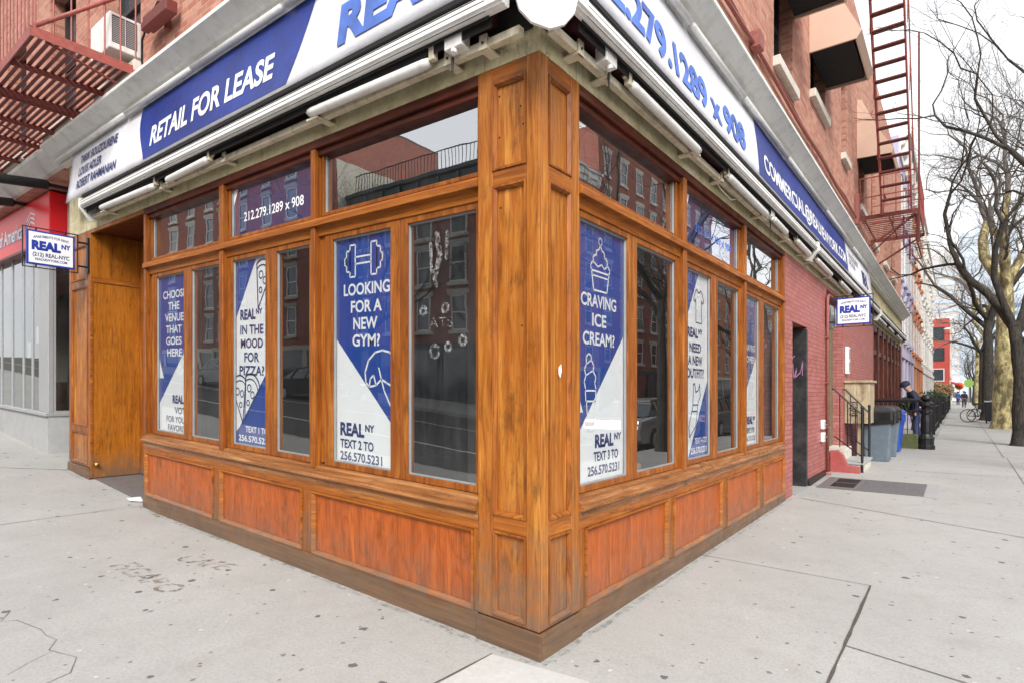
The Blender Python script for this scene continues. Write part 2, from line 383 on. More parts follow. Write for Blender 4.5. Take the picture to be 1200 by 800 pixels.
class MB:
    def __init__(s): s.v = []; s.f = []; s.m = []; s.mi = 0; s.calls = []
    def add(s, vs, fs):
        k = len(s.v); s.calls.append((k, len(s.f))); s.v += [Vector(v) for v in vs]
        for f in fs: s.f.append([i + k for i in f]); s.m.append(s.mi)
        return s
    def box(s, T, a0, a1, b0, b1, c0, c1):
        vs = [T(a, b, c) for a in (a0, a1) for b in (b0, b1) for c in (c0, c1)]
        return s.add(vs, [(0, 1, 3, 2), (4, 6, 7, 5), (0, 4, 5, 1), (2, 3, 7, 6), (0, 2, 6, 4), (1, 5, 7, 3)])
    def prism(s, T, prof, a0, a1):           # profile of (w, z), run along a
        n = len(prof)
        vs = [T(a0, b, c) for b, c in prof] + [T(a1, b, c) for b, c in prof]
        fs = [tuple(range(n)), tuple(range(2 * n - 1, n - 1, -1))]
        fs += [(i, (i + 1) % n, (i + 1) % n + n, i + n) for i in range(n)]
        return s.add(vs, fs)
    def slab(s, pts, thick):                 # polygon given as 3-D points, thickened along vector
        n = len(pts); t = Vector(thick)
        vs = [Vector(p) for p in pts] + [Vector(p) + t for p in pts]
        fs = [tuple(range(n)), tuple(range(2 * n - 1, n - 1, -1))]
        fs += [(i, (i + 1) % n, (i + 1) % n + n, i + n) for i in range(n)]
        return s.add(vs, fs)
    def frame(s, T, a0, a1, c0, c1, bd, w0, w1, bb=None):
        bb = bd if bb is None else bb
        s.box(T, a0, a0 + bd, w0, w1, c0, c1); s.box(T, a1 - bd, a1, w0, w1, c0, c1)
        s.box(T, a0 + bd, a1 - bd, w0, w1, c0, c0 + bb); s.box(T, a0 + bd, a1 - bd, w0, w1, c1 - bd, c1)
        return s
    def mould(s, T, a0, a1, c0, c1, prof):   # mitred frame; prof = (inset, w)
        rings = []
        for ins, w in prof:
            rings.append([T(a0 + ins, w, c0 + ins), T(a1 - ins, w, c0 + ins), T(a1 - ins, w, c1 - ins), T(a0 + ins, w, c1 - ins)])
        vs = [p for r in rings for p in r]; n = len(rings); fs = []
        for i in range(n):
            j = (i + 1) % n
            for k in range(4): fs.append((i * 4 + k, i * 4 + (k + 1) % 4, j * 4 + (k + 1) % 4, j * 4 + k))
        return s.add(vs, fs)
    def tube(s, pts, rad, n=8, cap=True):
        pts = [Vector(p) for p in pts]; N = len(pts)
        if not hasattr(rad, '__len__'): rad = [rad] * N
        vs = []; ref = None
        for i, p in enumerate(pts):
            d = (pts[min(i + 1, N - 1)] - pts[max(i - 1, 0)])
            if d.length < 1e-9: d = Vector((0, 0, 1))
            d.normalize()
            if ref is None: ref = Vector((0, 0, 1)) if abs(d.z) < .9 else Vector((1, 0, 0))
            x = ref - d * ref.dot(d)
            if x.length < 1e-6: x = d.orthogonal()
            x.normalize(); ref = x; y = d.cross(x)
            vs += [p + (x * math.cos(2 * math.pi * k / n) + y * math.sin(2 * math.pi * k / n)) * rad[i] for k in range(n)]
        fs = [(i * n + k, i * n + (k + 1) % n, (i + 1) * n + (k + 1) % n, (i + 1) * n + k) for i in range(N - 1) for k in range(n)]
        if cap: fs += [tuple(range(n - 1, -1, -1)), tuple(range((N - 1) * n, N * n))]
        return s.add(vs, fs)
    def lathe(s, o, prof, n=20):
        o = Vector(o); vs = []
        for r, z in prof: vs += [o + Vector((r * math.cos(2 * math.pi * k / n), r * math.sin(2 * math.pi * k / n), z)) for k in range(n)]
        N = len(prof)
        fs = [(i * n + k, i * n + (k + 1) % n, (i + 1) * n + (k + 1) % n, (i + 1) * n + k) for i in range(N - 1) for k in range(n)]
        fs += [tuple(range(n - 1, -1, -1)), tuple(range((N - 1) * n, N * n))]
        return s.add(vs, fs)
    def build(s, name, mat, parent=None, smooth=False, bevel=0, recalc=True):
        me = bpy.data.meshes.new(name)
        off = parent_loc(parent)
        me.from_pydata([v - off for v in s.v], [], s.f)
        mats = mat if isinstance(mat, (list, tuple)) else [mat]
        for q in mats: me.materials.append(M[q] if isinstance(q, str) else q)
        if len(mats) > 1: me.polygons.foreach_set('material_index', s.m)
        if recalc and len(s.f) < 40000:
            bm = bmesh.new(); bm.from_mesh(me); bmesh.ops.recalc_face_normals(bm, faces=bm.faces); bm.to_mesh(me); bm.free()
        if smooth: me.polygons.foreach_set('use_smooth', [True] * len(me.polygons))
        me.update()
        o = bpy.data.objects.new(name, me); COL.objects.link(o)
        if parent: o.parent = parent
        if bevel:
            b = o.modifiers.new('bevel', 'BEVEL'); b.width = bevel; b.segments = 2; b.limit_method = 'ANGLE'; b.angle_limit = R(40)
        if smooth == 'auto': pass
        return o
def sep(mb, name, mat, parent, per=1, **kw):
    """each run of `per` added shapes becomes a part of its own"""
    c = mb.calls[::per] + [(len(mb.v), len(mb.f))]; out = []
    for (v0, f0), (v1, f1) in zip(c, c[1:]):
        q = MB(); q.v = mb.v[v0:v1]; q.f = [[i - v0 for i in f] for f in mb.f[f0:f1]]; q.m = mb.m[f0:f1]
        out.append(q.build(name, mat, parent, **kw))
    return out
def parent_loc(p):
    v = Vector((0, 0, 0))
    while p is not None:
        v += p.location; p = p.parent
    return v
def thing(name, label, cat, loc=(0, 0, 0), group=None):
    o = bpy.data.objects.new(name, None); COL.objects.link(o); o.location = loc
    o.empty_display_size = .1
    o['label'] = label; o['category'] = cat
    if group: o['group'] = group
    return o
def tag(o, label, cat, group=None):
    o['label'] = label; o['category'] = cat
    if group: o['group'] = group
    return o
def struct(o): o['kind'] = 'structure'; return o
def dup(root, loc, label, rotz=None):
    r = root.copy(); COL.objects.link(r); r.location = loc; r['label'] = label
    if rotz is not None: r.rotation_euler = (0, 0, rotz)
    for ch in list(root.children):
        c = ch.copy(); COL.objects.link(c); c.parent = r
        for g in ch.children:
            d = g.copy(); COL.objects.link(d); d.parent = c
    return r
def pane(name, T, a0, a1, c0, c1, w, mat, parent):
    """a single sheet of glass facing out of the facade"""
    vs = [T(a0, w, c0), T(a1, w, c0), T(a1, w, c1), T(a0, w, c1)]
    nrm = (vs[1] - vs[0]).cross(vs[3] - vs[0]); out = T(a0, w + 1, c0) - T(a0, w, c0)
    f = (0, 1, 2, 3) if nrm.dot(out) > 0 else (3, 2, 1, 0)
    return MB().add(vs, [f]).build(name, mat, parent, recalc=False)

# lettering ---------------------------------------------------------
TXT = {}
def text_mesh(body, bold=0.0):
    key = (body, bold)
    if key in TXT: return TXT[key]
    cu = bpy.data.curves.new('t', 'FONT'); cu.body = body; cu.size = 1.0; cu.offset = bold; cu.resolution_u = 4
    ob = bpy.data.objects.new('t', cu)
    me = bpy.data.meshes.new_from_object(ob)
    vs = [(v.co.x, v.co.y) for v in me.vertices]; fs = [tuple(p.vertices) for p in me.polygons]
    bpy.data.objects.remove(ob); bpy.data.meshes.remove(me); bpy.data.curves.remove(cu)
    x0 = min(v[0] for v in vs); x1 = max(v[0] for v in vs)
    TXT[key] = ([(x - x0, y) for x, y in vs], fs, x1 - x0)
    return TXT[key]
CAP = .70                                   # cap height of the built-in face, per unit of size
def put_text(mb, f, body, x, y, cap, width=None, align='c', bold=.012, fn=None):
    """f maps (x, y) on the surface to the world; cap = cap height; width = full width to fit"""
    vs, fs, w = text_mesh(body, bold)
    sy = cap / CAP; sx = sy if width is None else width / w
    W = w * sx; ox = {'c': -W / 2, 'l': 0, 'r': -W}[align]
    pts = [(x + ox + a * sx, y + b * sy) for a, b in vs]
    if fn: pts = [fn(*p) for p in pts]
    mb.add([f(*p) for p in pts], fs)
    return W
def stroke(mb, f, pts, wd, closed=False):
    if closed: pts = list(pts) + [pts[0]]
    h = wd / 2
    for (x0, y0), (x1, y1) in zip(pts, pts[1:]):
        L = math.hypot(x1 - x0, y1 - y0)
        if L < 1e-6: continue
        dx, dy = (x1 - x0) / L, (y1 - y0) / L
        a = [(x0 - dy * h, y0 + dx * h), (x0 - dx * h * .7, y0 - dy * h * .7), (x0 + dy * h, y0 - dx * h), (x1 + dy * h, y1 - dx * h), (x1 + dx * h * .7, y1 + dy * h * .7), (x1 - dy * h, y1 + dx * h)]
        mb.add([f(*p) for p in a], [(0, 1, 2, 3, 4, 5)])
def arc(cx, cy, r, a0, a1, n=14, ry=None):
    ry = r if ry is None else ry
    return [(cx + r * math.cos(R(a0 + (a1 - a0) * i / n)), cy + ry * math.sin(R(a0 + (a1 - a0) * i / n))) for i in range(n + 1)]
def poly(mb, f, pts): mb.add([f(*p) for p in pts], [tuple(range(len(pts)))])

# ------------------------------------------------------------------ ground, street, pavement
def tz(x, y): return -.155 + S * min(max(-x, 0), 60) + max(0, min(-x, 60) - 5.3) * .048 * (1 if x < 0 else 0) + .0106 * min(max(y, 0), 9)
def grid(name, xs, ys, zf, mat, keep=lambda x, y: True):
    mb = MB(); idx = {}
    for i in range(len(xs) - 1):
        for j in range(len(ys) - 1):
            if not keep((xs[i] + xs[i + 1]) / 2, (ys[j] + ys[j + 1]) / 2): continue
            f = []
            for a, b in ((i, j), (i + 1, j), (i + 1, j + 1), (i, j + 1)):
                if (a, b) not in idx: idx[(a, b)] = len(mb.v); mb.v.append(Vector((xs[a], ys[b], zf(xs[a], ys[b]))))
                f.append(idx[(a, b)])
            mb.f.append(f); mb.m.append(0)
    return struct(mb.build(name, mat, recalc=False, smooth=True))
grid('road', [-1500, -300, -60, -40, -20, -12, -9, -7, -5.3, -3, -1, 0, 2, 4, 8, 16, 60, 300, 1500],
     [-1500, -300, -60, -30, -18, -9, -5, -2, 0, 2, 4, 6, 9, 12, 40, 100, 400, 1500], tz, 'asphalt')
grid('sidewalk', [-60, -40, -20, -14, -12, -11, -10, -9, -8.4, -8, -7.5, -7, -6.5, -6, -5.3, -4, -3, -2, -1, -.6, -.3, 0, .5, 1, 2, 3, 4.2],
     [-4.4, -3, -2, -1, 0, .4, .8, 1.2, 2, 3, 4, 5, 6, 7, 8, 9, 12, 20, 40, 80, 135],
     gz, 'concrete', lambda x, y: y < 1.2 or x > -.6)
mb = MB()
for y0, y1 in ((-4.4, 9), (9, 135)):
    mb.add([(4.2, y0, gz(4.2, y0)), (4.36, y0, gz(4.2, y0)), (4.36, y1, gz(4.2, y1)), (4.2, y1, gz(4.2, y1)), (4.2, y0, gz(4.2, y0) - .3), (4.36, y0, gz(4.2, y0) - .3), (4.36, y1, gz(4.2, y1) - .3), (4.2, y1, gz(4.2, y1) - .3)],
           [(0, 1, 2, 3), (4, 7, 6, 5), (0, 4, 5, 1), (2, 6, 7, 3), (1, 5, 6, 2), (0, 3, 7, 4)])
for x0, x1 in ((4.36, 0), (0, -5.3), (-5.3, -60)):
    a, b = gz(min(x0, 0), -4), gz(min(x1, 0), -4)
    mb.add([(x0, -4.4, a), (x1, -4.4, b), (x1, -4.56, b), (x0, -4.56, a), (x0, -4.4, a - .3), (x1, -4.4, b - .3), (x1, -4.56, b - .3), (x0, -4.56, a - .3)],
           [(0, 1, 2, 3), (4, 7, 6, 5), (0, 4, 5, 1), (2, 6, 7, 3), (1, 5, 6, 2), (0, 3, 7, 4)])
struct(mb.build('curb', 'granite_curb'))
# painted lines in both streets
mb = MB()
def lane(p, q, wd):
    p = Vector(p); q = Vector(q); d = (q - p).normalized(); nrm = Vector((-d.y, d.x, 0)) * wd / 2
    n = 12; L = []
    for i in range(n + 1):
        c = p.lerp(q, i / n)
        for sg in (1, -1):
            w = c + nrm * sg; L.append(Vector((w.x, w.y, tz(w.x, w.y) + .012)))
    mb.add(L, [(2 * i, 2 * i + 1, 2 * i + 3, 2 * i + 2) for i in range(n)])
lane((-3, -7.0, 0), (-5.3, -7.0, 0), .12); lane((-5.3, -7.0, 0), (-58, -7.0, 0), .12)
lane((-3, -10.2, 0), (-5.3, -10.2, 0), .12); lane((-5.3, -10.2, 0), (-58, -10.2, 0), .12)
lane((7.0, 2, 0), (7.0, 9, 0), .12); lane((7.0, 9, 0), (7.0, 200, 0), .12)
lane((10.4, 2, 0), (10.4, 9, 0), .12); lane((10.4, 9, 0), (10.4, 200, 0), .12)
struct(mb.build('road_markings', 'road_paint', recalc=False))
# opposite pavements
def T_sw(x, y, z): return Vector((x, y, tz(x, y) + z))
mb = MB()
for x0, x1 in ((-1, 4), (-5.3, -1), (-60, -5.3)): mb.box(T_sw, x0, x1, -17.5, -13.2, -.2, .13)
for y0, y1 in ((0, 9), (9, 300)): mb.box(T_sw, 13.4, 18.0, y0, y1, -.2, .13)
struct(mb.build('pavement_opposite', 'concrete'))

# joints between the paving slabs (thin dirt lines), the newer pale slab, the crack
def strip(mb, pts, wd, dz=.004, jit=0.0, seed=1):
    rnd = random.Random(seed); P = []
    for (x0, y0), (x1, y1) in zip(pts, pts[1:]):
        n = max(1, int(math.hypot(x1 - x0, y1 - y0) / .12))
        P += [(x0 + (x1 - x0) * i / n + rnd.uniform(-jit, jit), y0 + (y1 - y0) * i / n + rnd.uniform(-jit, jit)) for i in range(n)]
    P.append(pts[-1]); L = []
    for i, (x, y) in enumerate(P):
        a = P[max(i - 1, 0)]; b = P[min(i + 1, len(P) - 1)]
        dx, dy = b[0] - a[0], b[1] - a[1]; l = math.hypot(dx, dy) or 1
        k = wd / 2 * rnd.uniform(.6, 1.2)
        for sg in (1, -1):
            q = (x - dy / l * k * sg, y + dx / l * k * sg); L.append((q[0], q[1], gz(*q) + dz))
    mb.add(L, [(2 * i, 2 * i + 1, 2 * i + 3, 2 * i + 2) for i in range(len(P) - 1)])
mb = MB()
def Tg(x, y, z): return Vector((x, y, gz(x, y) + z))
pts = [(-.25, -.125), (.36, -.045), (.42, -1.2), (.42, -4.3), (-.27, -4.3)]
mb.add([Tg(x, y, .004) for x, y in pts], [tuple(range(len(pts)))])
struct(mb.build('pale_slab', 'concrete_new', recalc=False))
mb = MB()
strip(mb, [(1.357, 2.58), (1.36, 1.2), (1.365, -4.3)], .020, jit=.0015)
strip(mb, [(-.25, -.12), (-.27, -.6), (-.27, -4.3)], .018)
struct(mb.build('sidewalk_joint', 'joint_dirt', recalc=False))
mb = MB()
strip(mb, [(.1, 6.22), (2.4, 5.2), (4.2, 4.4)], .014)
strip(mb, [(1.36, 1.26), (4.2, .62)], .012)
strip(mb, [(2.75, 14.4), (2.73, 10.3), (2.7, 5.1)], .016)
strip(mb, [(0, 2.63), (1.357, 2.58)], .008)
for y in (10.4, 14.4, 18.6, 23, 28, 34): strip(mb, [(.1, y), (4.2, y)], .02)
strip(mb, [(2.7, 14.4), (2.7, 60)], .02)
strip(mb, [(-8.9, -.67), (-12, -.7)], .02)
strip(mb, [(-8.3, -.05), (-8.9, -.67), (-8.95, -4.3)], .014)
strip(mb, [(-5.7, -.02), (-5.7, -4.3)], .008)
struct(mb.build('sidewalk_joint', 'joint_fine', recalc=False))
mb = MB()
strip(mb, [(-3.0, -1.72), (-2.85, -1.80), (-2.78, -1.74), (-2.55, -1.70), (-2.3, -1.66), (-2.16, -1.72), (-1.95, -1.68), (-1.8, -1.75), (-1.72, -1.95), (-1.6, -2.3)], .0045, jit=.02, seed=4)
strip(mb, [(-2.16, -1.72), (-2.0, -1.95)], .003, jit=.012, seed=6)
struct(mb.build('sidewalk_crack', 'joint_fine', recalc=False))
mb = MB()
strip(mb, [(.06, -.052), (-.5, -.05), (-2, -.035), (-5.66, -.035)], .06, .0045, .012, 2)
strip(mb, [(.055, -.04), (.055, .5), (.04, 2), (.04, 6.3)], .05, .0045, .012, 3)
strip(mb, [(.05, 7.4), (.05, 9.3)], .12, .0045, .01, 5)
strip(mb, [(-7.46, -.05), (-8.36, -.05)], .10, .0045, .006, 7)
struct(mb.build('pavement_grime', 'grime', recalc=False))
# worn words pressed into the pavement
mb = MB()
def on_ground(ox, oy, ang):
    c, s_ = math.cos(ang), math.sin(ang)
    return lambda x, y: Tg(ox + x * c - y * s_, oy + x * s_ + y * c, .005)
put_text(mb, on_ground(-3.12, -.53, .22), 'CAFE', 0, 0, .17, .56, bold=.010, fn=lambda x, y: (x + y * .25, y))
put_text(mb, on_ground(-3.10, -.99, .03), 'FIGARO', 0, 0, .18, .95, bold=.010, fn=lambda x, y: (x + y * .25, y))
struct(mb.build('sidewalk_lettering', 'worn_stamp', recalc=False))

# ------------------------------------------------------------------ corner building
bld = thing('brick_building', 'salmon brick corner building with pale cornice above the wooden shopfront', 'building', (0, 0, 0))
def wall_openings(mb, T, a0, a1, c0, c1, holes, w0, w1):
    """solid wall with rectangular openings (a0, a1, c0, c1), built of butted boxes"""
    xs = sorted({a0, a1} | {h[0] for h in holes} | {h[1] for h in holes})
    for x0, x1 in zip(xs, xs[1:]):
        hs = sorted([h for h in holes if h[0] <= x0 and h[1] >= x1], key=lambda h: h[2])
        z = c0
        for h in hs:
            if h[2] > z: mb.box(T, x0, x1, w0, w1, z, h[2])
            z = h[3]
        if z < c1: mb.box(T, x0, x1, w0, w1, z, c1)
LW = [(5.74, 6.98, 5.20, 7.3), (8.05, 9.25, 5.20, 7.3), (10.6, 11.8, 5.2, 7.3), (2.6, 3.8, 6.1, 7.9)]
RW = [(5.3, 6.36, 5.86, 7.6), (7.62, 8.90, 6.40, 8.0), (10.72, 11.42, 6.40, 8.1), (13.25, 14.25, 6.0, 7.95), (15.8, 16.9, 5.7, 7.95), (19, 20.1, 5.7, 7.95), (22, 23.1, 5.7, 7.95)]
mb = MB(); wall_openings(mb, TL, -.0, 14, 4.5, 10.5, LW, -.34, 0); mb.build('brick_wall', 'brick_salmon', bld)
mb = MB(); wall_openings(mb, TR, .34, 26, 4.5, 10.5, RW, -.34, 0); mb.build('brick_wall', 'brick_salmon', bld)
mb = MB(); mb.box(TW, -14, -.34, .345, 25.9, 10.5, 10.7); mb.build('roof', 'roof_dark', bld)
def upper_window(T, h, white=False, glassm='glass_far', sill='limestone', sillw=.09):
    a0, a1, c0, c1 = h
    fr = MB().frame(T, a0 + .004, a1 - .004, c0 + .004, c1 - .004, .06, -.26, -.18)
    fr.box(T, a0 + .06, a1 - .06, -.245, -.185, (c0 + c1) / 2 - .03, (c0 + c1) / 2 + .03)
    f = fr.build('window', 'window_frame_white' if white else 'window_frame_dark', bld)
    pane('pane', T, a0 + .06, a1 - .06, c0 + .06, c1 - .06, -.23, glassm, f)
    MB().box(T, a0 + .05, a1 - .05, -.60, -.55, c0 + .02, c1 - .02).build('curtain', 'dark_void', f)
    MB().box(T, a0 - .05, a1 + .05, -.17, sillw, c0 - .13, c0 + .003).build('sill', sill, f, bevel=.008)
for i, h in enumerate(LW): upper_window(TL, h)
for i, h in enumerate(RW): upper_window(TR, h)
# beige plaster beam over the shopfront
mb = MB(); mb.box(TL, -.002, 8.36, -.30, -.002, 3.472, 4.50); mb.build('plaster_beam', 'plaster', bld, bevel=.01)
mb = MB(); mb.box(TR, .30, 26, -.30, -.004, 3.472, 4.50); mb.build('plaster_beam', 'plaster', bld, bevel=.01)
# cornice: sloped crown above the banners, round the corner
crown = [(.002, 4.50), (.11, 4.50), (.11, 4.545), (.15, 4.56), (.17, 4.60), (.20, 4.61), (.31, 4.70), (.325, 4.70), (.325, 4.735), (.002, 4.80)]
mb = MB()
n = len(crown); L = [TL(8.42, w, z) for w, z in crown]; C = [Vector((w, -w, z)) for w, z in crown]; Rr = [TR(26, w, z) for w, z in crown]
mb.add(L + C + Rr, [tuple(range(n)), tuple(range(3 * n - 1, 2 * n - 1, -1))] + [(k * n + i, k * n + (i + 1) % n, (k + 1) * n + (i + 1) % n, (k + 1) * n + i) for k in (0, 1) for i in range(n)])
mb.build('cornice', 'cornice_paint', bld)
mb = MB()
for a0, a1 in ((.35, 2.35), (2.42, 4.0), (4.06, 5.7), (5.76, 8.3)):
    mb.tube([TL(a0, .165, 4.535), TL(a1, .165, 4.535)], .028, 8)
for a0, a1 in ((.3, 1.9), (1.96, 3.4), (3.46, 5.3), (5.36, 8.0), (8.06, 11), (11.1, 14)):
    mb.tube([TR(a0, .165, 4.535), TR(a1, .165, 4.535)], .028, 8)
sep(mb, 'lamp_strip', 'white_enamel', bld, smooth=True)
# rusty conduit along the foot of the right brick wall
mb = MB()
mb.tube([TR(-.0 + t, .045, 5.50 + .02 * math.sin(t * 1.7)) for t in [x * .5 for x in range(0, 26)]], .022, 6)
mb.tube([TR(t, .028, 5.58 + .025 * math.sin(t * 2.3 + 1)) for t in [x * .5 for x in range(0, 26)]], .012, 5)
mb.box(TR, 4.18, 4.36, .01, .12, 5.46, 5.64); mb.box(TR, 12.6, 12.75, .01, .08, 5.4, 6.1)
mb.build('conduit', 'rust_pipe', bld)
# painted red brick of the ground floor, right
DOOR1 = (6.36, 7.36, -.2, 2.55); ENT = (9.05, 10.9, -.2, 3.40)
mb = MB(); wall_openings(mb, TR, 5.915, 16.2, -.25, 3.47, [DOOR1, ENT], -.34, 0); mb.build('painted_wall', 'brick_painted', bld)
mb = MB(); mb.box(TR, 26.0, 26.4, -.3, .004, -.3, 4.5); mb.build('brick_wall', 'brick_painted', bld)
mb = MB()   # low dark sheet-metal flashing at the wall foot
mb.prism(TR, [(.0, .01), (.05, .01), (.012, .16), (.0, .16)], 7.40, 8.85); mb.build('flashing', 'black_iron', bld)
# black steel door in its deep opening
d = MB().box(TR, 7.27, 7.355, -.335, .012, .06, 2.52).build('door', 'door_steel', bld, bevel=.006)
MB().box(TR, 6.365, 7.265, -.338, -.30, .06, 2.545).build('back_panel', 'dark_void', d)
mb = MB(); rr = random.Random(3)
fdoor = lambda x, y: TR(7.2685, -.32 + x * .45, 1.75 + y)
stroke(mb, fdoor, [(.1, .0), (.18, .22), (.22, .02), (.30, .25), (.33, .0), (.43, .18), (.38, .02), (.55, .10), (.62, .28), (.60, .05)], .018)
stroke(mb, fdoor, [(.0, -.12), (.3, .33), (.36, .36)], .014)
mb.build('graffiti', 'scribble_pink', d, recalc=False)
mb = MB(); mb.box(TR, 6.36, 7.36, -.34, .05, .015, .055); mb.build('threshold', 'granite_curb', bld)
# recessed entrance door behind the stoop
mb = MB(); mb.box(TR, 9.06, 10.89, -.34, -.30, .0, 3.39); mb.build('entrance_wall', 'olive_paint', bld)
d = MB().box(TR, 9.75, 10.55, -.298, -.24, .47, 2.75).build('door', 'olive_paint', bld, bevel=.006)
mb = MB()
for z0, z1 in ((.7, 1.35), (1.5, 2.5)): mb.box(TR, 9.87, 10.43, -.239, -.228, z0, z1)
sep(mb, 'door_panel', 'glass_far', d, bevel=.004)
mb = MB(); mb.tube([TR(9.86, -.238, 1.45), TR(9.86, -.16, 1.48), TR(9.86, -.16, 1.86), TR(9.86, -.238, 1.9)], .018, 8); mb.build('handle', 'brass', d, smooth=True)
mb = MB(); mb.box(TR, 9.45, 9.74, -.299, -.17, .45, 2.95); mb.box(TR, 10.56, 10.85, -.299, -.17, .45, 2.95); mb.box(TR, 9.45, 10.85, -.299, -.15, 2.951, 3.2); sep(mb, 'door_frame', 'olive_paint', bld, bevel=.01)
mb = MB(); mb.box(TR, 9.2, 9.7, -.16, .05, 2.72, 3.12); mb.tube([TR(9.45, .055, 2.92), TR(9.45, .10, 2.92)], .13, 14); mb.build('meter_box', 'grey_metal', bld)
# interior of the shop: floor, walls, ceiling
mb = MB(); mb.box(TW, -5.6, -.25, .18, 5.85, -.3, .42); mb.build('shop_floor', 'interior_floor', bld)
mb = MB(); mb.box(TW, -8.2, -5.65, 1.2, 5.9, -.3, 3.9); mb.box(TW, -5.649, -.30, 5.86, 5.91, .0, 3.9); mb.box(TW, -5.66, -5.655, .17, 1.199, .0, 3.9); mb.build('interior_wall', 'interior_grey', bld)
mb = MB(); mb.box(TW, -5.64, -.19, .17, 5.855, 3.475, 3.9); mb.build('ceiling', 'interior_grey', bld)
mb = MB(); mb.box(TW, -2.9, -2.5, 2.6, 3.0, .425, 3.455); mb.build('column', 'interior_cream', bld)

# peach coloured hoods over the right-hand upper windows
def hood(v0, v1, side):
    n = len(side); mb = MB()
    mb.prism(TR, side, v0, v0 + .03); mb.prism(TR, side, v1 - .03, v1)
    for k in range(1, n - 1):                  # top and front sheets between the cheeks
        (w0, z0), (w1, z1) = side[k], side[k + 1]
        dx, dz = w1 - w0, z1 - z0; l = math.hypot(dx, dz); nx, nz = dz / l * .02, -dx / l * .02
        q = [(w0, z0), (w1, z1), (w1 - abs(nx), z1 - abs(nz)), (w0 - abs(nx) if w0 > .05 else w0, z0 - abs(nz))]
        mb.prism(TR, q, v0 + .031, v1 - .031)
    h = mb.build('window_hood', 'peach_panel', bld)
    MB().box(TR, v0 + .032, v1 - .032, .006, side[-1][0] - .06, side[-1][1] + .05, side[-1][1] + .09).build('hood_shade', 'dark_void', h)  # added near-black sheet, paints the deep shade inside the hood
H_ = [(.004, 6.96), (.004, 8.0), (.30, 7.98), (.73, 7.05), (.66, 6.95)]
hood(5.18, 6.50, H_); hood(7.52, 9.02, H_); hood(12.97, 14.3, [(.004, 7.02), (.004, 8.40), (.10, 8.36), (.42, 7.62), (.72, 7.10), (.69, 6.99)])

# ------------------------------------------------------------------ the wooden shopfront, wrapped round the corner
sf = thing('wooden_shopfront', 'varnished oak shopfront wrapping the street corner under the plaster beam', 'shopfront', (0, 0, 0))
BV = .005
pil = MB().box(TW, -.467, -.022, .022, .443, -.1, 3.471).build('corner_pilaster', 'oak_pilaster', sf)
mb = MB()
PZ = [(.15, .662), (.758, 2.752), (2.845, 3.378)]
mb.box(TL, 0, .094, -.022, 0, .128, 3.471); mb.box(TL, .348, .467, -.022, 0, .128, 3.471)
mb.box(TR, .022, .096, -.022, 0, .128, 3.471); mb.box(TR, .346, .443, -.022, 0, .128, 3.471)
sep(mb, 'stile', 'oak_pilaster', pil, bevel=BV)
mb = MB()
zz = [(.128, PZ[0][0]), (PZ[0][1], PZ[1][0]), (PZ[1][1], PZ[2][0]), (PZ[2][1], 3.471)]
for z0, z1 in zz:
    mb.box(TL, .0945, .3475, -.022, -.001, z0, z1); mb.box(TR, .0965, .3455, -.022, -.001, z0, z1)
sep(mb, 'rail', 'oak_rail', pil, bevel=BV)
bead = [(0, -.021), (0, .006), (.012, .006), (.020, -.006), (.026, -.014), (.026, -.021)]
for T, a0, a1 in ((TL, .0945, .3475), (TR, .0965, .3455)):
    for z0, z1 in PZ: MB().mould(T, a0, a1, z0, z1, bead).build('panel_moulding', 'oak_frame', pil)
mb = MB(); mb.box(TL, -.022, .467, .0, .022, -.15, .128); mb.box(TR, 0, .443, .0005, .022, -.15, .128)
sep(mb, 'plinth', 'oak_base', pil, bevel=.006)

mb = MB(); mb.slab([TR(.20, .001, 1.66), TR(.225, .001, 1.68), TR(.23, .001, 1.64), TR(.215, .001, 1.60), TR(.20, .001, 1.62)], (.003, 0, 0)); mb.build('chipped_patch', 'vinyl_white', pil)
mb = MB()
for u, z in ((.31, 3.30), (.12, 3.31), (.31, 3.05), (.13, 3.09), (.15, 3.2), (.30, 2.62), (.14, 1.9)): mb.tube([TL(u, -.0215, z), TL(u, -.0195, z)], .006, 7)
sep(mb, 'nail_hole', 'dark_void', pil)
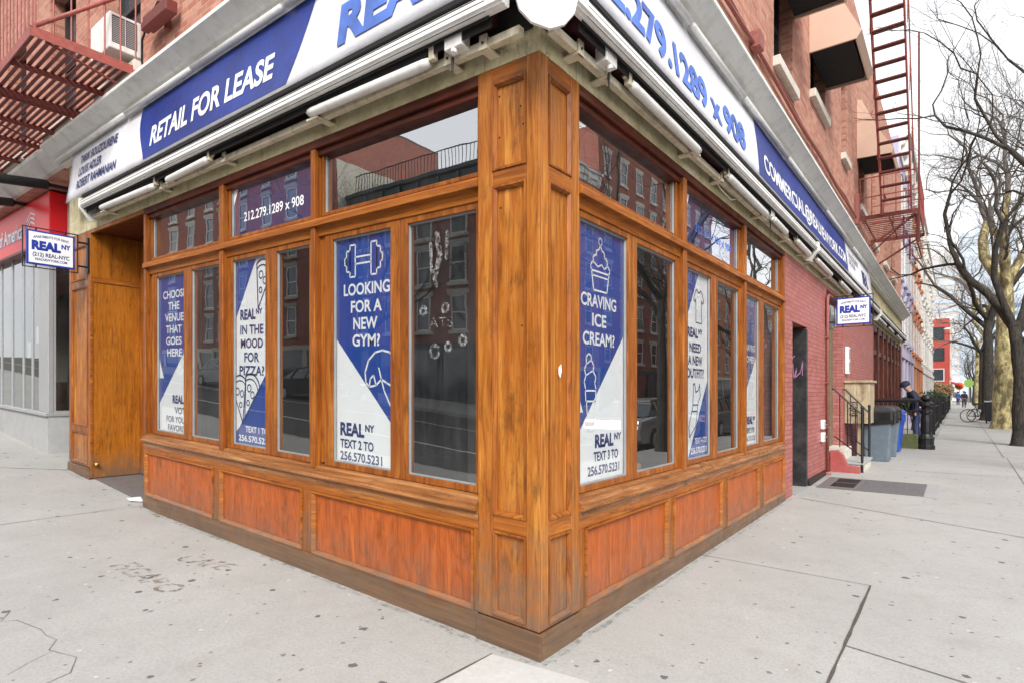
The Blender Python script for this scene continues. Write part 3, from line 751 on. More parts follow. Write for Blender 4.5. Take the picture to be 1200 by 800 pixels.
# posts, head, transom bar and sill of both fronts
def front(T, a0, a1, posts, casements, transoms, panels, postw=.0):
    mb = MB()
    for p0, p1 in posts: mb.box(T, p0, p1, -.16, 0, .83, 3.40)
    sep(mb, 'post', 'oak_frame', sf, bevel=BV)
    mb = MB(); mb.box(T, a0, a1, -.16, -.002, 3.402, 3.471); mb.box(T, a0, a1, -.13, -.03, 3.352, 3.4015); mb.build('head_rail', 'oak_dark', sf, bevel=BV)
    cuts = [a0] + [x for p in posts for x in p if a0 < x < a1] + [a1]
    mb = MB()
    mb.prism(T, [(-.13, 2.70), (-.035, 2.70), (-.025, 2.772), (.016, 2.772), (.016, 2.812), (.0, 2.835), (-.06, 2.86), (-.13, 2.86)], a0 + .001, a1 - .001)
    mb.build('transom_bar', 'oak_rail', sf, bevel=.003)
    mb = MB()
    mb.prism(T, [(-.13, .70), (.002, .70), (.002, .757), (.034, .762), (.038, .772), (.034, .784), (.020, .788), (.020, .806), (.010, .812), (-.008, .816), (-.008, .838), (-.024, .846), (-.13, .866)], a0, a1)
    mb.build('sill', 'sill_weathered', sf, bevel=.002)
    for c0, c1, p0, p1, gm in casements:
        fr = MB()
        z0, z1, q0, q1 = .855, 2.70, .90, 2.675
        fr.box(T, c0, p0, -.115, -.045, z0, z1); fr.box(T, p1, c1, -.115, -.045, z0, z1)
        fr.box(T, p0, p1, -.115, -.0455, z0, q0); fr.box(T, p0, p1, -.115, -.0455, q1 - .02, z1)
        s_ = fr.build('casement_window', 'oak_frame', sf, bevel=.004)
        pane('pane', T, p0, p1, q0, q1 - .02, -.078, gm, s_)
        MB().mould(T, p0, p1, q0, q1 - .02, [(0, -.077), (0, -.060), (.004, -.060), (.011, -.074), (.011, -.077)]).build('putty_bead', 'pane_edge', s_)
    for p0, p1, gm in transoms:
        fr = MB().frame(T, p0 - .03, p1 + .03, 2.861, 3.40, .03, -.125, -.05)
        s_ = fr.build('transom_window', 'oak_frame', sf, bevel=.004)
        pane('pane', T, p0, p1, 2.891, 3.37, -.085, gm, s_)
        MB().mould(T, p0, p1, 2.891, 3.37, [(0, -.084), (0, -.070), (.004, -.070), (.010, -.081), (.010, -.084)]).build('putty_bead', 'pane_edge', s_)
    # panelled base
    mb = MB(); mb.box(T, a0, a1, -.13, -.018, -.12, .70); mb.build('base_board', 'oak_panel', sf)
    mb = MB(); mb.box(T, a0, a1, -.0178, .0, .642, .754); mb.build('base_rail', 'oak_rail', sf, bevel=.004)
    mb = MB()
    edges = [a0] + [x for p in panels for x in p] + [a1]
    for x0, x1 in zip(edges[0::2], edges[1::2]):
        if x1 - x0 > .004: mb.box(T, x0, x1, -.0178, -.0005, .132, .6418)
    sep(mb, 'base_stile', 'oak_frame', sf, bevel=.004)
    mb = MB(); mb.box(T, a0, a1, -.0178, .010, -.15, .1315); mb.build('base_skirting', 'oak_base', sf, bevel=.005)
    for p0, p1 in panels:
        MB().mould(T, p0, p1, .1325, .6415, [(0, -.0175), (0, .012), (.012, .014), (.022, .004), (.034, -.010), (.034, -.0175)]).build('panel_moulding', 'oak_rail', sf)

front(TL, .468, 5.66, [(2.215, 2.275), (3.745, 3.825), (5.60, 5.66)],
      [(4.612, 5.53, 4.71, 5.43, 'glass_shop'), (3.826, 4.606, 3.91, 4.53, 'glass_dusty'), (2.95, 3.744, 3.05, 3.65, 'glass_shop'), (2.276, 2.945, 2.36, 2.87, 'glass_shop'), (1.244, 2.145, 1.345, 2.04, 'glass_shop'), (.469, 1.24, .525, 1.165, 'glass_dusty')],
      [(3.87, 5.55, 'glass_fanlight'), (2.32, 3.70, 'glass_fanlight'), (.515, 2.165, 'glass_fanlight')],
      [(.50, 2.25), (2.385, 3.79), (3.93, 5.60)])
front(TR, .444, 5.912, [(2.205, 2.28), (4.02, 4.10), (5.852, 5.912)],
      [(.446, 1.295, .53, 1.215, 'glass_shop'), (1.30, 2.204, 1.37, 2.13, 'glass_shop'), (2.282, 3.12, 2.42, 3.04, 'glass_shop'), (3.125, 4.018, 3.235, 3.95, 'glass_shop'), (4.102, 4.87, 4.215, 4.80, 'glass_shop'), (4.875, 5.85, 5.00, 5.78, 'glass_dusty')],
      [(.50, 2.15, 'glass_fanlight'), (2.40, 3.97, 'glass_fanlight'), (4.22, 5.80, 'glass_fanlight')],
      [(.51, 1.845), (1.965, 3.23), (3.38, 4.59), (4.765, 5.86)])
mb = MB(); mb.box(TL, 5.53, 5.598, -.14, -.06, .872, 2.70); mb.box(TL, 2.146, 2.214, -.14, -.06, .872, 2.70); sep(mb, 'jamb', 'oak_frame', sf, bevel=.004)

# entrance recess and the panelled pier left of it
mb = MB(); mb.box(TL, 7.475, 8.36, -.62, -.02, -.1, 3.471); mb.build('pier', 'oak_pilaster', sf)
pr = sf.children[-1] if False else [o for o in sf.children if o.name.startswith('pier')][0]
mb = MB()
mb.box(TL, 7.47, 7.585, -.0195, 0, .24, 3.471); mb.box(TL, 8.255, 8.36, -.0195, 0, .24, 3.471)
for z0, z1 in ((.24, .27), (.70, .79), (2.72, 2.82), (3.30, 3.471)): mb.box(TL, 7.586, 8.254, -.0195, -.001, z0, z1)
sep(mb, 'stile', 'oak_frame', pr, bevel=BV)
for z0, z1 in ((.27, .70), (.79, 2.72), (2.82, 3.30)): MB().mould(TL, 7.586, 8.254, z0, z1, bead).build('panel_moulding', 'oak_frame', pr)
mb = MB(); mb.box(TL, 7.465, 8.365, 0, .02, -.1, .238); mb.build('plinth', 'oak_base', pr, bevel=.006)
mb = MB(); mb.box(TL, 7.462, 7.474, -.60, -.001, .10, 2.765); mb.box(TL, 7.462, 7.474, -.60, -.001, 2.835, 3.44); sep(mb, 'side_panel', 'oak_veneer', sf, bevel=.002)
mb = MB(); mb.box(TL, 7.452, 7.474, -.60, .002, 2.767, 2.833); mb.box(TL, 7.455, 7.474, -.03, .004, .10, 2.766); sep(mb, 'side_rail', 'oak_rail', sf, bevel=.004)
mb = MB(); mb.tube([TL(7.461, -.06, .285), TL(7.45, -.06, .285), TL(7.44, -.06, .285), TL(7.42, -.06, .285), TL(7.405, -.06, .285)], [.03, .03, .012, .026, .02], 14); mb.build('door_stop', 'brass', sf, smooth=True)
mb = MB(); mb.box(TL, 5.60, 7.47, -.62, -.001, 3.44, 3.471); mb.build('recess_soffit', 'oak_dark', sf)
mb = MB(); mb.box(TL, 7.475, 5.66, -.03, .002, 3.425, 3.4705); mb.build('recess_trim', 'oak_rail', sf, bevel=.004)
mb = MB(); mb.box(TL, 5.56, 5.655, -.62, -.165, .0, 3.44); mb.build('recess_cheek', 'oak_frame', sf, bevel=.004)
mb = MB(); mb.box(TL, 7.30, 7.462, -.68, -.60, .1, 3.44); mb.box(TL, 5.66, 5.80, -.68, -.60, .1, 3.44); mb.box(TL, 5.80, 7.30, -.68, -.60, 2.55, 2.65); sep(mb, 'door_frame', 'oak_frame', sf, bevel=.006)
dr = MB().frame(TL, 5.81, 7.29, .12, 2.54, .14, -.67, -.62, .35).build('door', 'oak_frame', sf, bevel=.006)
pane('pane', TL, 5.95, 7.15, .47, 2.40, -.645, 'glass_plain', dr)
mb = MB(); mb.box(TL, 7.15, 7.18, -.619, -.60, .55, .72); mb.box(TL, 7.15, 7.18, -.619, -.60, 1.3, 1.45); sep(mb, 'hinge', 'window_frame_dark', dr)
pane('transom_pane', TL, 5.80, 7.30, 2.65, 3.44, -.645, 'glass_plain', sf)

# ------------------------------------------------------------------ posters behind the glass
def poster(side, a, b, z0, z1, label, base, shapes, lines, icons, group='advertising posters inside the shop windows'):
    """side 'L'/'R'; a = edge at the left as seen from the street; shapes/lines/icons in metres on the sheet"""
    W = abs(b - a)
    def F(w):
        if side == 'L': return lambda x, y: TL(a - x, w, z0 + y)
        return lambda x, y: TR(a + x, w, z0 + y)
    o = thing('window_poster', label, 'poster', F(-.09)(W / 2, 0), group)
    sh = MB(); f = F(-.086); g = F(-.090)
    q = [(0, 0), (W, 0), (W, z1 - z0), (0, z1 - z0)]
    sh.add([f(*p) for p in q] + [g(*p) for p in q], [(0, 1, 2, 3), (7, 6, 5, 4), (0, 4, 5, 1), (1, 5, 6, 2), (2, 6, 7, 3), (3, 7, 4, 0)])
    sh.build('sheet', base, o)
    for i, (m_, pts) in enumerate(shapes):
        mb = MB(); poly(mb, F(-.0848 + .0001 * i), pts); mb.build('colour_field', m_, o, recalc=False)
    by = {}
    for m_, body, x, y, cap, width, bold in lines: put_text(by.setdefault(m_, MB()), F(-.0838), body, x, y, cap, width, 'c', bold)
    for m_, mb in by.items(): mb.build('lettering', m_, o, recalc=False)
    by = {}
    for m_, pts, wd, cl in icons: stroke(by.setdefault(m_, MB()), F(-.0838), pts, wd, cl)
    for m_, mb in by.items(): mb.build('drawing', m_, o, recalc=False)
    return o
Wt, Nv, Bl = 'letter_white', 'ink_navy', 'vinyl_blue'
def sc(pts, x, y, k): return [(x + px * k, y + py * k) for px, py in pts]
def realny(x, y, cap, w=.30, m_=Nv):          # x = left edge of the word
    return [(m_, 'REAL', x + w / 2, y, cap, w, .045), (m_, 'NY', x + w + .065, y + cap * .46, cap * .54, .11, .04)]
B_W = .024                                     # weight of the poster lettering
def T3(lines): return [(m_, b, x, y, cap, w, B_W) for m_, b, x, y, cap, w in lines]
poster('L', 5.44, 4.70, .90, 2.66, 'narrow poster reading CHOOSE THE VENUE THAT GOES HERE, nearest the entrance recess', 'vinyl_white',
       [(Bl, [(0, .30), (.74, .98), (.74, 1.76), (0, 1.76)]), ('vinyl_white', [(.0, .60), (.13, .60), (.0, .84)])],
       T3([(Wt, 'CHOOSE', .40, 1.50, .085, .58), (Wt, 'THE', .39, 1.37, .085, .29), (Wt, 'VENUE', .40, 1.24, .085, .48), (Wt, 'THAT', .39, 1.11, .085, .40), (Wt, 'GOES', .39, .98, .085, .40), (Wt, 'HERE', .41, .85, .085, .38),
           ('ink_grey', 'VOTE', .58, .215, .07, .34), ('ink_grey', 'FOR YOUR', .47, .115, .065, .54), ('ink_grey', 'FAVORITE', .50, .02, .065, .52)]) + realny(.36, .33, .085, .28), [])
# bay 2: pizza
def slice_(x, y, k, rot):
    c, s_ = math.cos(R(rot)), math.sin(R(rot))
    rt = lambda pts: [(x + k * (px * c - py * s_), y + k * (px * s_ + py * c)) for px, py in pts]
    out = [(Nv, rt([(0, -.5), (-.30, .36)]), .016, False), (Nv, rt([(0, -.5), (.30, .36)]), .016, False), (Nv, rt(arc(0, .20, .34, 152, 28, 10, .30)), .016, False), (Nv, rt(arc(0, .13, .30, 150, 30, 10, .26)), .012, False)]
    for cx, cy, r in ((-.08, .18, .075), (.09, .10, .07), (-.01, -.12, .055)): out.append((Nv, rt(arc(cx, cy, r, 0, 360, 12)), .012, False))
    return out
ic = slice_(.49, 1.50, .46, -16) + slice_(.10, .43, .46, 12) + slice_(.27, .45, .46, -22)
poster('L', 3.67, 3.03, .90, 2.66, 'mostly white poster with pizza slices asking IN THE MOOD FOR PIZZA', 'vinyl_white',
       [(Bl, [(0, 1.18), (.40, 1.76), (0, 1.76)]), (Bl, [(0, 0), (.64, 0), (.64, .76), (.08, .16), (0, .10)])],
       T3([(Nv, 'IN THE', .31, 1.05, .085, .42), (Nv, 'MOOD', .31, .92, .085, .40), (Nv, 'FOR', .31, .79, .085, .27), (Nv, 'PIZZA?', .31, .665, .085, .45), (Wt, 'TEXT 1 TO', .40, .125, .055, .40), (Wt, '256.570.5231', .35, .035, .055, .56)]) + realny(.10, 1.19, .09, .28), ic)
# bay 3: gym
db = []
for sx in (-1, 1):
    m_ = lambda pts: sc([(sx * px, py) for px, py in pts], .345, 1.57, .95)
    db += [(Wt, m_([(.10, -.13), (.17, -.13), (.17, .13), (.10, .13)]), .013, True), (Wt, m_([(.17, -.085), (.215, -.085), (.215, .085), (.17, .085)]), .013, True), (Wt, m_([(.215, -.03), (.24, -.03), (.24, .03), (.215, .03)]), .012, True)]
db += [(Wt, sc([(-.10, .028), (.10, .028)], .345, 1.57, .95), .013, False), (Wt, sc([(-.10, -.028), (.10, -.028)], .345, 1.57, .95), .013, False)]
db += [(Wt, [(.71, .60), (.62, .635), (.56, .66), (.50, .615), (.42, .60), (.38, .635), (.37, .71), (.41, .80), (.49, .86), (.57, .875), (.65, .86), (.71, .82)], .015, False), (Wt, [(.42, .60), (.43, .66), (.47, .69), (.50, .615)], .014, False), (Wt, [(.53, .745), (.56, .66), (.59, .58), (.66, .47), (.71, .43)], .014, False)]
poster('L', 2.05, 1.34, .90, 2.66, 'blue and white poster with dumbbell asking LOOKING FOR A NEW GYM', 'vinyl_white',
       [(Bl, [(0, .98), (.71, .30), (.71, 1.76), (0, 1.76)])],
       T3([(Wt, 'LOOKING', .38, 1.305, .088, .55), (Wt, 'FOR A', .38, 1.17, .088, .37), (Wt, 'NEW', .37, 1.04, .088, .29), (Wt, 'GYM?', .38, .91, .088, .33), (Nv, 'TEXT 2 TO', .265, .115, .066, .41), (Nv, '256.570.5231', .315, .02, .066, .51)]) + realny(.06, .215, .095, .30), db)
# right bay 1: ice cream
cx_, cy_ = .335, 1.45
cup = [(Wt, sc([(-.13, 0), (.13, 0), (.10, -.14), (-.10, -.14)], cx_, cy_, .95), .013, True), (Wt, sc([(-.12, -.035), (.12, -.035)], cx_, cy_, .95), .011, False),
       (Wt, sc([(-.13, 0), (-.145, .03), (-.12, .06), (-.10, .06), (-.11, .09), (-.085, .115), (-.06, .115), (-.06, .15), (-.02, .165), (0, .20), (.02, .165), (.06, .15), (.06, .115), (.085, .115), (.11, .09), (.10, .06), (.12, .06), (.145, .03), (.13, 0)], cx_, cy_, .95), .013, False),
       (Wt, sc([(-.09, .06), (-.04, .035), (.02, .06), (.06, .03), (.10, .06)], cx_, cy_, .95), .011, False), (Wt, sc(arc(0, .225, .026, 0, 360, 12), cx_, cy_, .95), .011, False)]
cone = [([(-.10, -.02), (.10, -.02), (.09, -.12), (-.09, -.12)], .012, True), ([(-.08, -.12), (-.045, -.40), (.045, -.40), (.08, -.12)], .011, False),
        ([(-.095, 0), (-.12, .06), (-.09, .12), (-.115, .18), (-.08, .23), (-.085, .29), (-.04, .33), (.01, .31), (.01, .27), (.06, .22), (.045, .17), (.10, .11), (.075, .05), (.10, 0)], .012, False), ([(-.09, .12), (-.02, .15), (.045, .17)], .01, False), ([(-.08, .23), (-.03, .25), (.01, .27)], .01, False)]
cup += [(Wt, sc(p_, .20, .64, .72), w_, c_) for p_, w_, c_ in cone]
poster('R', .53, 1.215, .90, 2.66, 'blue and white poster with cupcake and cone asking CRAVING ICE CREAM', 'vinyl_white',
       [(Bl, [(0, .30), (.685, 1.03), (.685, 1.76), (0, 1.76)]), ('vinyl_white', [(0, .48), (.10, .48), (0, .68)])],
       T3([(Wt, 'CRAVING', .32, 1.20, .085, .50), (Wt, 'ICE', .32, 1.07, .085, .20), (Wt, 'CREAM?', .32, .94, .085, .45), (Nv, 'TEXT 3 TO', .42, .14, .062, .36), (Nv, '256.570.5231', .39, .045, .062, .46)]) + realny(.26, .235, .085, .27), cup)
# right bay 2: outfit
tee = [(Nv, sc([(-.05, .20), (-.10, .18), (-.16, .08), (-.115, .055), (-.09, .09), (-.09, -.17), (.09, -.17), (.09, .09), (.115, .055), (.16, .08), (.10, .18), (.05, .20), (.03, .17), (-.03, .17)], .38, 1.43, .85), .012, True),
       (Nv, [(.24, .70), (.275, .70), (.30, .62), (.37, .64), (.40, .70), (.42, .58), (.36, .52), (.34, .44), (.30, .30), (.14, .20), (.12, .30), (.22, .48), (.23, .56)], .012, True), (Nv, [(.20, .44), (.34, .44)], .012, False), (Nv, [(.23, .50), (.35, .50)], .012, False)]
poster('R', 2.42, 3.04, .90, 2.66, 'mostly white poster with T-shirt drawing asking NEED A NEW OUTFIT', 'vinyl_white',
       [(Bl, [(0, 1.20), (.38, 1.76), (0, 1.76)]), (Bl, [(.10, 0), (.62, 0), (.62, .74)])],
       T3([(Nv, 'NEED', .29, 1.00, .085, .30), (Nv, 'A NEW', .29, .88, .085, .37), (Nv, 'OUTFIT?', .29, .76, .085, .45), (Wt, 'TEXT 4 TO', .43, .13, .055, .32), (Wt, '256.570.5231', .38, .04, .055, .42)]) + realny(.08, 1.14, .085, .28), tee)
# right bay 3: pale poster
poster('R', 4.215, 4.80, .90, 2.66, 'pale poster with blue upper part in the fifth casement from the corner', 'vinyl_white',
       [('vinyl_blue_pale', [(0, .50), (.585, 1.06), (.585, 1.76), (0, 1.76)])],
       T3([(Wt, 'CRAVING', .30, 1.12, .075, .44), (Wt, 'COFFEE?', .30, .98, .075, .42), ('ink_grey', 'TEXT 5 TO', .32, .14, .06, .36), ('ink_grey', '256.570.5231', .32, .045, .06, .44)]) + realny(.16, .25, .085, .26), [])
# fanlight posters
poster('L', 3.70, 2.32, 2.893, 3.368, 'blue fanlight poster reading 212.279.1289 x 908 over the pizza poster', 'vinyl_blue',
       [('vinyl_white', [(0, .30), (.10, .475), (0, .475)]), ('vinyl_white', [(1.38, 0), (1.30, 0), (1.38, .16)])], [(Wt, '212.279.1289 x 908', .70, .13, .085, 1.0, .012)], [], group=None)
poster('R', 2.40, 3.97, 2.893, 3.368, 'blue fanlight poster with white corner above the outfit poster', 'vinyl_blue',
       [('vinyl_white', [(0, .16), (.16, .475), (0, .475)])], [('banner_letter_blue', '212.279.1289 x 908', .85, .16, .075, 1.1, .012)], [], group=None)
# marks left on the big dusty pane: finger circles, and letters painting a dim reflection
mb = MB(); fd = lambda x, y: TL(1.165 - x, -.0765, .9 + y)
for x_, y_, r_ in ((.13, 1.14, .028), (.34, 1.15, .030), (.24, .86, .042), (.37, .89, .026), (.50, .93, .03)): stroke(mb, fd, arc(x_, y_, r_, 10, 350, 14), .024)
stroke(mb, fd, [(.26, 1.66), (.29, 1.5), (.24, 1.36)], .05); stroke(mb, fd, [(.20, 1.6), (.21, 1.42), (.26, 1.3)], .03); stroke(mb, fd, [(.36, 1.66), (.35, 1.48)], .03)
put_text(mb, fd, 'ATS', .30, 1.02, .07, .22, 'c', -.01)
w6 = [o for o in sf.children if o.name.startswith('casement_window')][5]
mb.build('smudge_reflection', 'smudge_reflection', w6, recalc=False)

# ------------------------------------------------------------------ cartons on the shop floor
def carton(x, y, z, sx, sy, sz, rz, label):
    o = thing('cardboard_box', label, 'box', (x, y, z), 'cartons left inside the shop')
    c, s_ = math.cos(rz), math.sin(rz)
    T = lambda a, b, h: Vector((x + a * c - b * s_, y + a * s_ + b * c, z + h))
    MB().box(T, -sx / 2, sx / 2, -sy / 2, sy / 2, 0, sz).build('box', 'carton', o, bevel=.01)
    m_ = MB(); m_.box(T, -.03, .03, -sy / 2 - .002, sy / 2 + .002, sz * .7, sz + .003); m_.build('tape', 'plywood', o)
carton(-1.1, 1.9, .42, .5, .4, .32, .2, 'larger brown cardboard box inside the shop behind the corner pane')
carton(-.72, 2.3, .42, .35, .35, .42, -.3, 'smaller upright cardboard box beside the larger one in the dark shop')

# ------------------------------------------------------------------ banners under the cornice
def bw_(z): return .20 - (z - 3.83) / .69 * .086          # the sheet leans back towards the wall
def banner(name, label, T, sgn, a_near, a_far, fields, texts, wave=.012):
    o = thing(name, label, 'banner', T((a_near + a_far) / 2, .2, 3.83))
    F = lambda dw: (lambda a, z: T(a, bw_(z) + dw + wave * math.sin(a * 2.1) * math.sin((z - 3.8) * 4.3), z))
    mb = MB(); f = F(0); g = F(-.006); n = 60; k = 6
    for i in range(n + 1):
        a = a_near + (a_far - a_near) * i / n
        for j in range(k + 1):
            z = 3.83 + .69 * j / k
            mb.v.append(f(a, z))
    for i in range(n):
        for j in range(k): mb.f.append((i * (k + 1) + j, (i + 1) * (k + 1) + j, (i + 1) * (k + 1) + j + 1, i * (k + 1) + j + 1)); mb.m.append(0)
    sh = mb.build('sheet', 'banner_white', o, smooth=True, recalc=False)
    so = sh.modifiers.new('thick', 'SOLIDIFY'); so.thickness = .003; so.offset = 0
    ff = F(.006)
    for m_, e0, e1 in fields:                # ruled field between two edge curves a(z)
        mb = MB(); n2 = 40; k2 = 8
        for i in range(n2 + 1):
            for j in range(k2 + 1):
                z = 3.868 + .648 * j / k2; a = e0(z) + (e1(z) - e0(z)) * i / n2
                mb.v.append(ff(a, z))
        for i in range(n2):
            for j in range(k2): mb.f.append((i * (k2 + 1) + j, (i + 1) * (k2 + 1) + j, (i + 1) * (k2 + 1) + j + 1, i * (k2 + 1) + j + 1)); mb.m.append(0)
        mb.build('colour_field', m_, o, smooth=True, recalc=False)
    f3 = F(.010); by = {}
    for m_, body, a, z, cap, width, bold in texts:
        put_text(by.setdefault(m_, MB()), (lambda x, y, a=a: f3(a + sgn * x, y)), body, 0, z, cap, width, 'l', bold)
    for m_, mb in by.items(): mb.build('lettering', m_, o, recalc=False)
    return o
banner('lease_banner', 'long blue and white RETAIL FOR LEASE banner under the left cornice', TL, -1, -.05, 7.75,
       [('banner_blue', lambda z: 5.22 + .16 * math.sin((z - 4.0) * 4.6), lambda z: 2.32 - (z - 3.85) * .5)],
       [('letter_white', 'RETAIL FOR LEASE', 5.0, 4.00, .215, 2.46, .03), ('banner_letter_blue', 'REAL', 1.65, 3.965, .29, 1.14, .05),
        ('ink_navy', 'TARIK BOUZOURENE', 7.32, 4.29, .11, 1.30,.022), ('ink_navy', 'LOUIS ADLER', 7.32, 4.12, .11, .86,.022), ('ink_navy', 'ROBERT RAHMANIAN', 7.34, 3.95, .11, 1.38,.022)])
banner('lease_banner', 'blue and white banner with telephone number under the right-hand cornice', TR, 1, -.05, 14.4,
       [('banner_blue', lambda z: 3.84 + (z - 3.85) * .1, lambda z: 10.15 + (z - 3.85) * .1)],
       [('banner_letter_blue', '212.279.1289 x 908', .06, 3.965, .25, 3.32, .040), ('letter_white', 'COMMERCIAL@REALNEWYORK.COM', 4.10, 3.985, .21, 5.85, .022),
        ('ink_grey', 'TARIK BOUZOURENE', 10.5, 4.25, .11, 1.4, .01), ('ink_grey', 'LOUIS ADLER', 10.5, 4.10, .11, .95, .01), ('ink_navy', 'REAL', 12.4, 3.98, .3, 1.0, .03)])
# white pointed end piece hanging at the very corner
o = thing('corner_shield', 'white pointed shield-like sign hanging from the corner above the pilaster', 'sign', (.10, -.10, 3.5))
cxy = Vector((.25, -.25, 0)); ax = Vector((.707, .707, 0)); out = Vector((.707, -.707, 0))
def shp(t, q, z): return Vector((.115, -.115, 0)) + ax * t + out * q + Vector((0, 0, z))
half = [(0, 3.395), (.09, 3.455), (.15, 3.54), (.185, 3.68), (.185, 4.40)]
mb = MB()
vs = [shp(0, .16, 3.395)] + [shp(t, .16 - t * .55, z) for t, z in half[1:]] + [shp(0, .16, 4.45)] + [shp(-t, .16 - t * .55, z) for t, z in reversed(half[1:])]
bk = [v - out * .02 for v in vs]
n = len(vs); c0 = 0; c1 = 5
mb.add(vs + bk, [tuple(range(0, 6)), (0, 5, 6, 7, 8, 9), tuple(n + i for i in (5, 4, 3, 2, 1, 0)), tuple(n + i for i in (9, 8, 7, 6, 5, 0))] + [(i, (i + 1) % n, (i + 1) % n + n, i + n) for i in range(n)])
mb.build('panel', 'white_sheet', o)
mb = MB(); mb.tube([Vector((.03, -.03, 4.2)), shp(0, .14, 4.2)], .02, 8); mb.build('bracket', 'cream_enamel', o)

# ------------------------------------------------------------------ rolled-up awnings
def awning(label, T, a0, a1, arms, brackets, gears, group='folding-arm awnings along the shopfront'):
    o = thing('folding_awning', label, 'awning', T((a0 + a1) / 2, .1, 3.5), group)
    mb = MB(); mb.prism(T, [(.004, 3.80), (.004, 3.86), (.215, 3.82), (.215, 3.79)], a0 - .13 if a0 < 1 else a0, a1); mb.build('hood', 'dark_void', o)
    MB().box(T, max(a0 - .18, .012), a1, .004, .02, 3.612, 3.795).build('shade_plate', 'dark_void', o)  # added dark sheet, stands for the shaded hollow behind the rail
    mb = MB(); mb.tube([T(a0 + .05, .075, 3.725), T(a1 - .05, .075, 3.725)], .058, 14); mb.build('fabric_roll', 'awning_fabric', o, smooth=True)
    mb = MB(); mb.prism(T, [(.165, 3.665), (.175, 3.655), (.20, 3.655), (.205, 3.662), (.222, 3.664), (.225, 3.675), (.238, 3.68), (.238, 3.705), (.230, 3.709), (.236, 3.714), (.236, 3.735), (.226, 3.739), (.228, 3.752), (.20, 3.765), (.165, 3.76)], a0 - .13 if a0 < 1 else a0, a1 + .02)
    mb.build('front_rail', 'white_enamel', o)
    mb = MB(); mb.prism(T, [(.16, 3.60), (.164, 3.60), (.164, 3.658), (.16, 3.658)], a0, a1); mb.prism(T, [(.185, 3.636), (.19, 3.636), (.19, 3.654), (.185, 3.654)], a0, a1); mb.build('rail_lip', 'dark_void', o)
    mb = MB()
    for z in (3.6555, 3.7065, 3.7365): mb.box(T, a0, a1, .2235, .2372 if z > 3.7 else .2250, z, z + .0055)
    mb.build('groove_shade', 'window_frame_dark', o)  # black strips painting the shade in the rail's grooves
    mb = MB(); mb.box(T, a0 - .15 if a0 < 1 else a0, a1 - .03, .05, .10, 3.545, 3.595); mb.build('torsion_bar', 'cream_enamel', o, bevel=.004)
    mb = MB()
    for b in brackets:
        mb.box(T, b - .035, b + .035, -.004, .115, 3.530, 3.544); mb.box(T, b - .03, b + .03, .101, .113, 3.53, 3.62); mb.box(T, b - .03, b + .03, .004, .112, 3.597, 3.607)
    sep(mb, 'bracket', 'cream_enamel', o, 3, bevel=.002)
    mb = MB()
    for b in brackets: mb.tube([T(b, .108, 3.57), T(b, .122, 3.57)], .008, 6)
    mb.build('bolt', 'window_frame_dark', o)
    for p, q in arms:
        m_ = MB(); m_.tube([T(p, .150, 3.590), T(p + (q - p) * .04, .150, 3.588), T(q - (q - p) * .04, .150, 3.566), T(q, .150, 3.566)], [.030, .034, .034, .028], 14); arm = m_.build('arm', 'white_enamel', o, smooth=True)
        m_ = MB(); m_.tube([T(p - .07 * (1 if q > p else -1), .135, 3.63), T(p, .145, 3.60)], .02, 8); m_.box(T, min(p, q) - .05, min(p, q) - .004, .125, .165, 3.57, 3.65); m_.box(T, max(p, q) - .09, max(p, q) + .05, .10, .150, 3.535, 3.552); sep(m_, 'elbow', 'cream_enamel', arm, bevel=.003)
    for g in gears:
        m_ = MB(); m_.box(T, g - .07, g + .07, .09, .175, 3.575, 3.675); m_.tube([T(g, .15, 3.58), T(g, .165, 3.545)], .022, 8); gb = m_.build('gear_box', 'white_enamel', o, bevel=.006)
        m_ = MB(); m_.tube([T(g + .04, .13, 3.545), T(g + .04, .132, 3.46)], [.012, .006], 6); m_.build('crank_hook', 'window_frame_dark', gb)
    m_ = MB()
    for e0, e1 in ((a1 + .001, a1 + .03),) if a0 < 1 else ((a0 - .03, a0 - .001), (a1 + .001, a1 + .03)): m_.prism(T, [(.0, 3.60), (.05, 3.52), (.13, 3.50), (.2, 3.60), (.245, 3.65), (.245, 3.77), (.0, 3.80)], e0, e1)
    sep(m_, 'end_plate', 'cornice_paint', o)
    return o
awning('retracted white awning above the left front, from entrance recess to corner', TL, .22, 7.05, [(2.05, .74), (6.55, 4.95), (3.72, 4.62)], [.33, .62, 1.98, 3.5, 4.9, 6.5], [.52])
awning('retracted white awning above the right front, from the corner to the painted wall', TR, .16, 6.9, [(.86, 2.15), (2.95, 4.35), (5.9, 6.75), (4.65, 5.3)], [.28, .62, 2.1, 2.9, 4.3, 5.6, 6.6], [.55, 4.55])
awning('farther white awning along the painted wall, starting above the steel door', TR, 7.0, 15.6, [(7.3, 8.6), (9.6, 10.8), (12.4, 13.6)], [7.2, 8.7, 10.8, 12.3, 14], [])
awning('farthest white awning over the dark wooden shopfront, half let down', TR, 15.9, 25.4, [(16.2, 18), (19, 20.5), (22, 24)], [16, 18, 20.4, 24], [])

w_ = thing('loose_wire', 'thin red-brown wires dangling below the awning rail over the first fanlight', 'wire', TR(.5, .15, 3.7))
mb = MB()
for v, z1 in ((.42, 3.60), (1.7, 3.61), (1.95, 3.59)): mb.tube([TR(v, .15, 3.78), TR(v + .01, .152, 3.70), TR(v - .005, .15, z1)], .0035, 5)
mb.build('wire', 'rust_pipe', w_)
mb = MB(); mb.tube([TR(2.9, .05, 3.54), TR(3.0, .06, 3.50), TR(3.3, .07, 3.47), TR(3.55, .06, 3.55)], .006, 6); mb.build('cable', 'cream_enamel', w_, smooth=True)
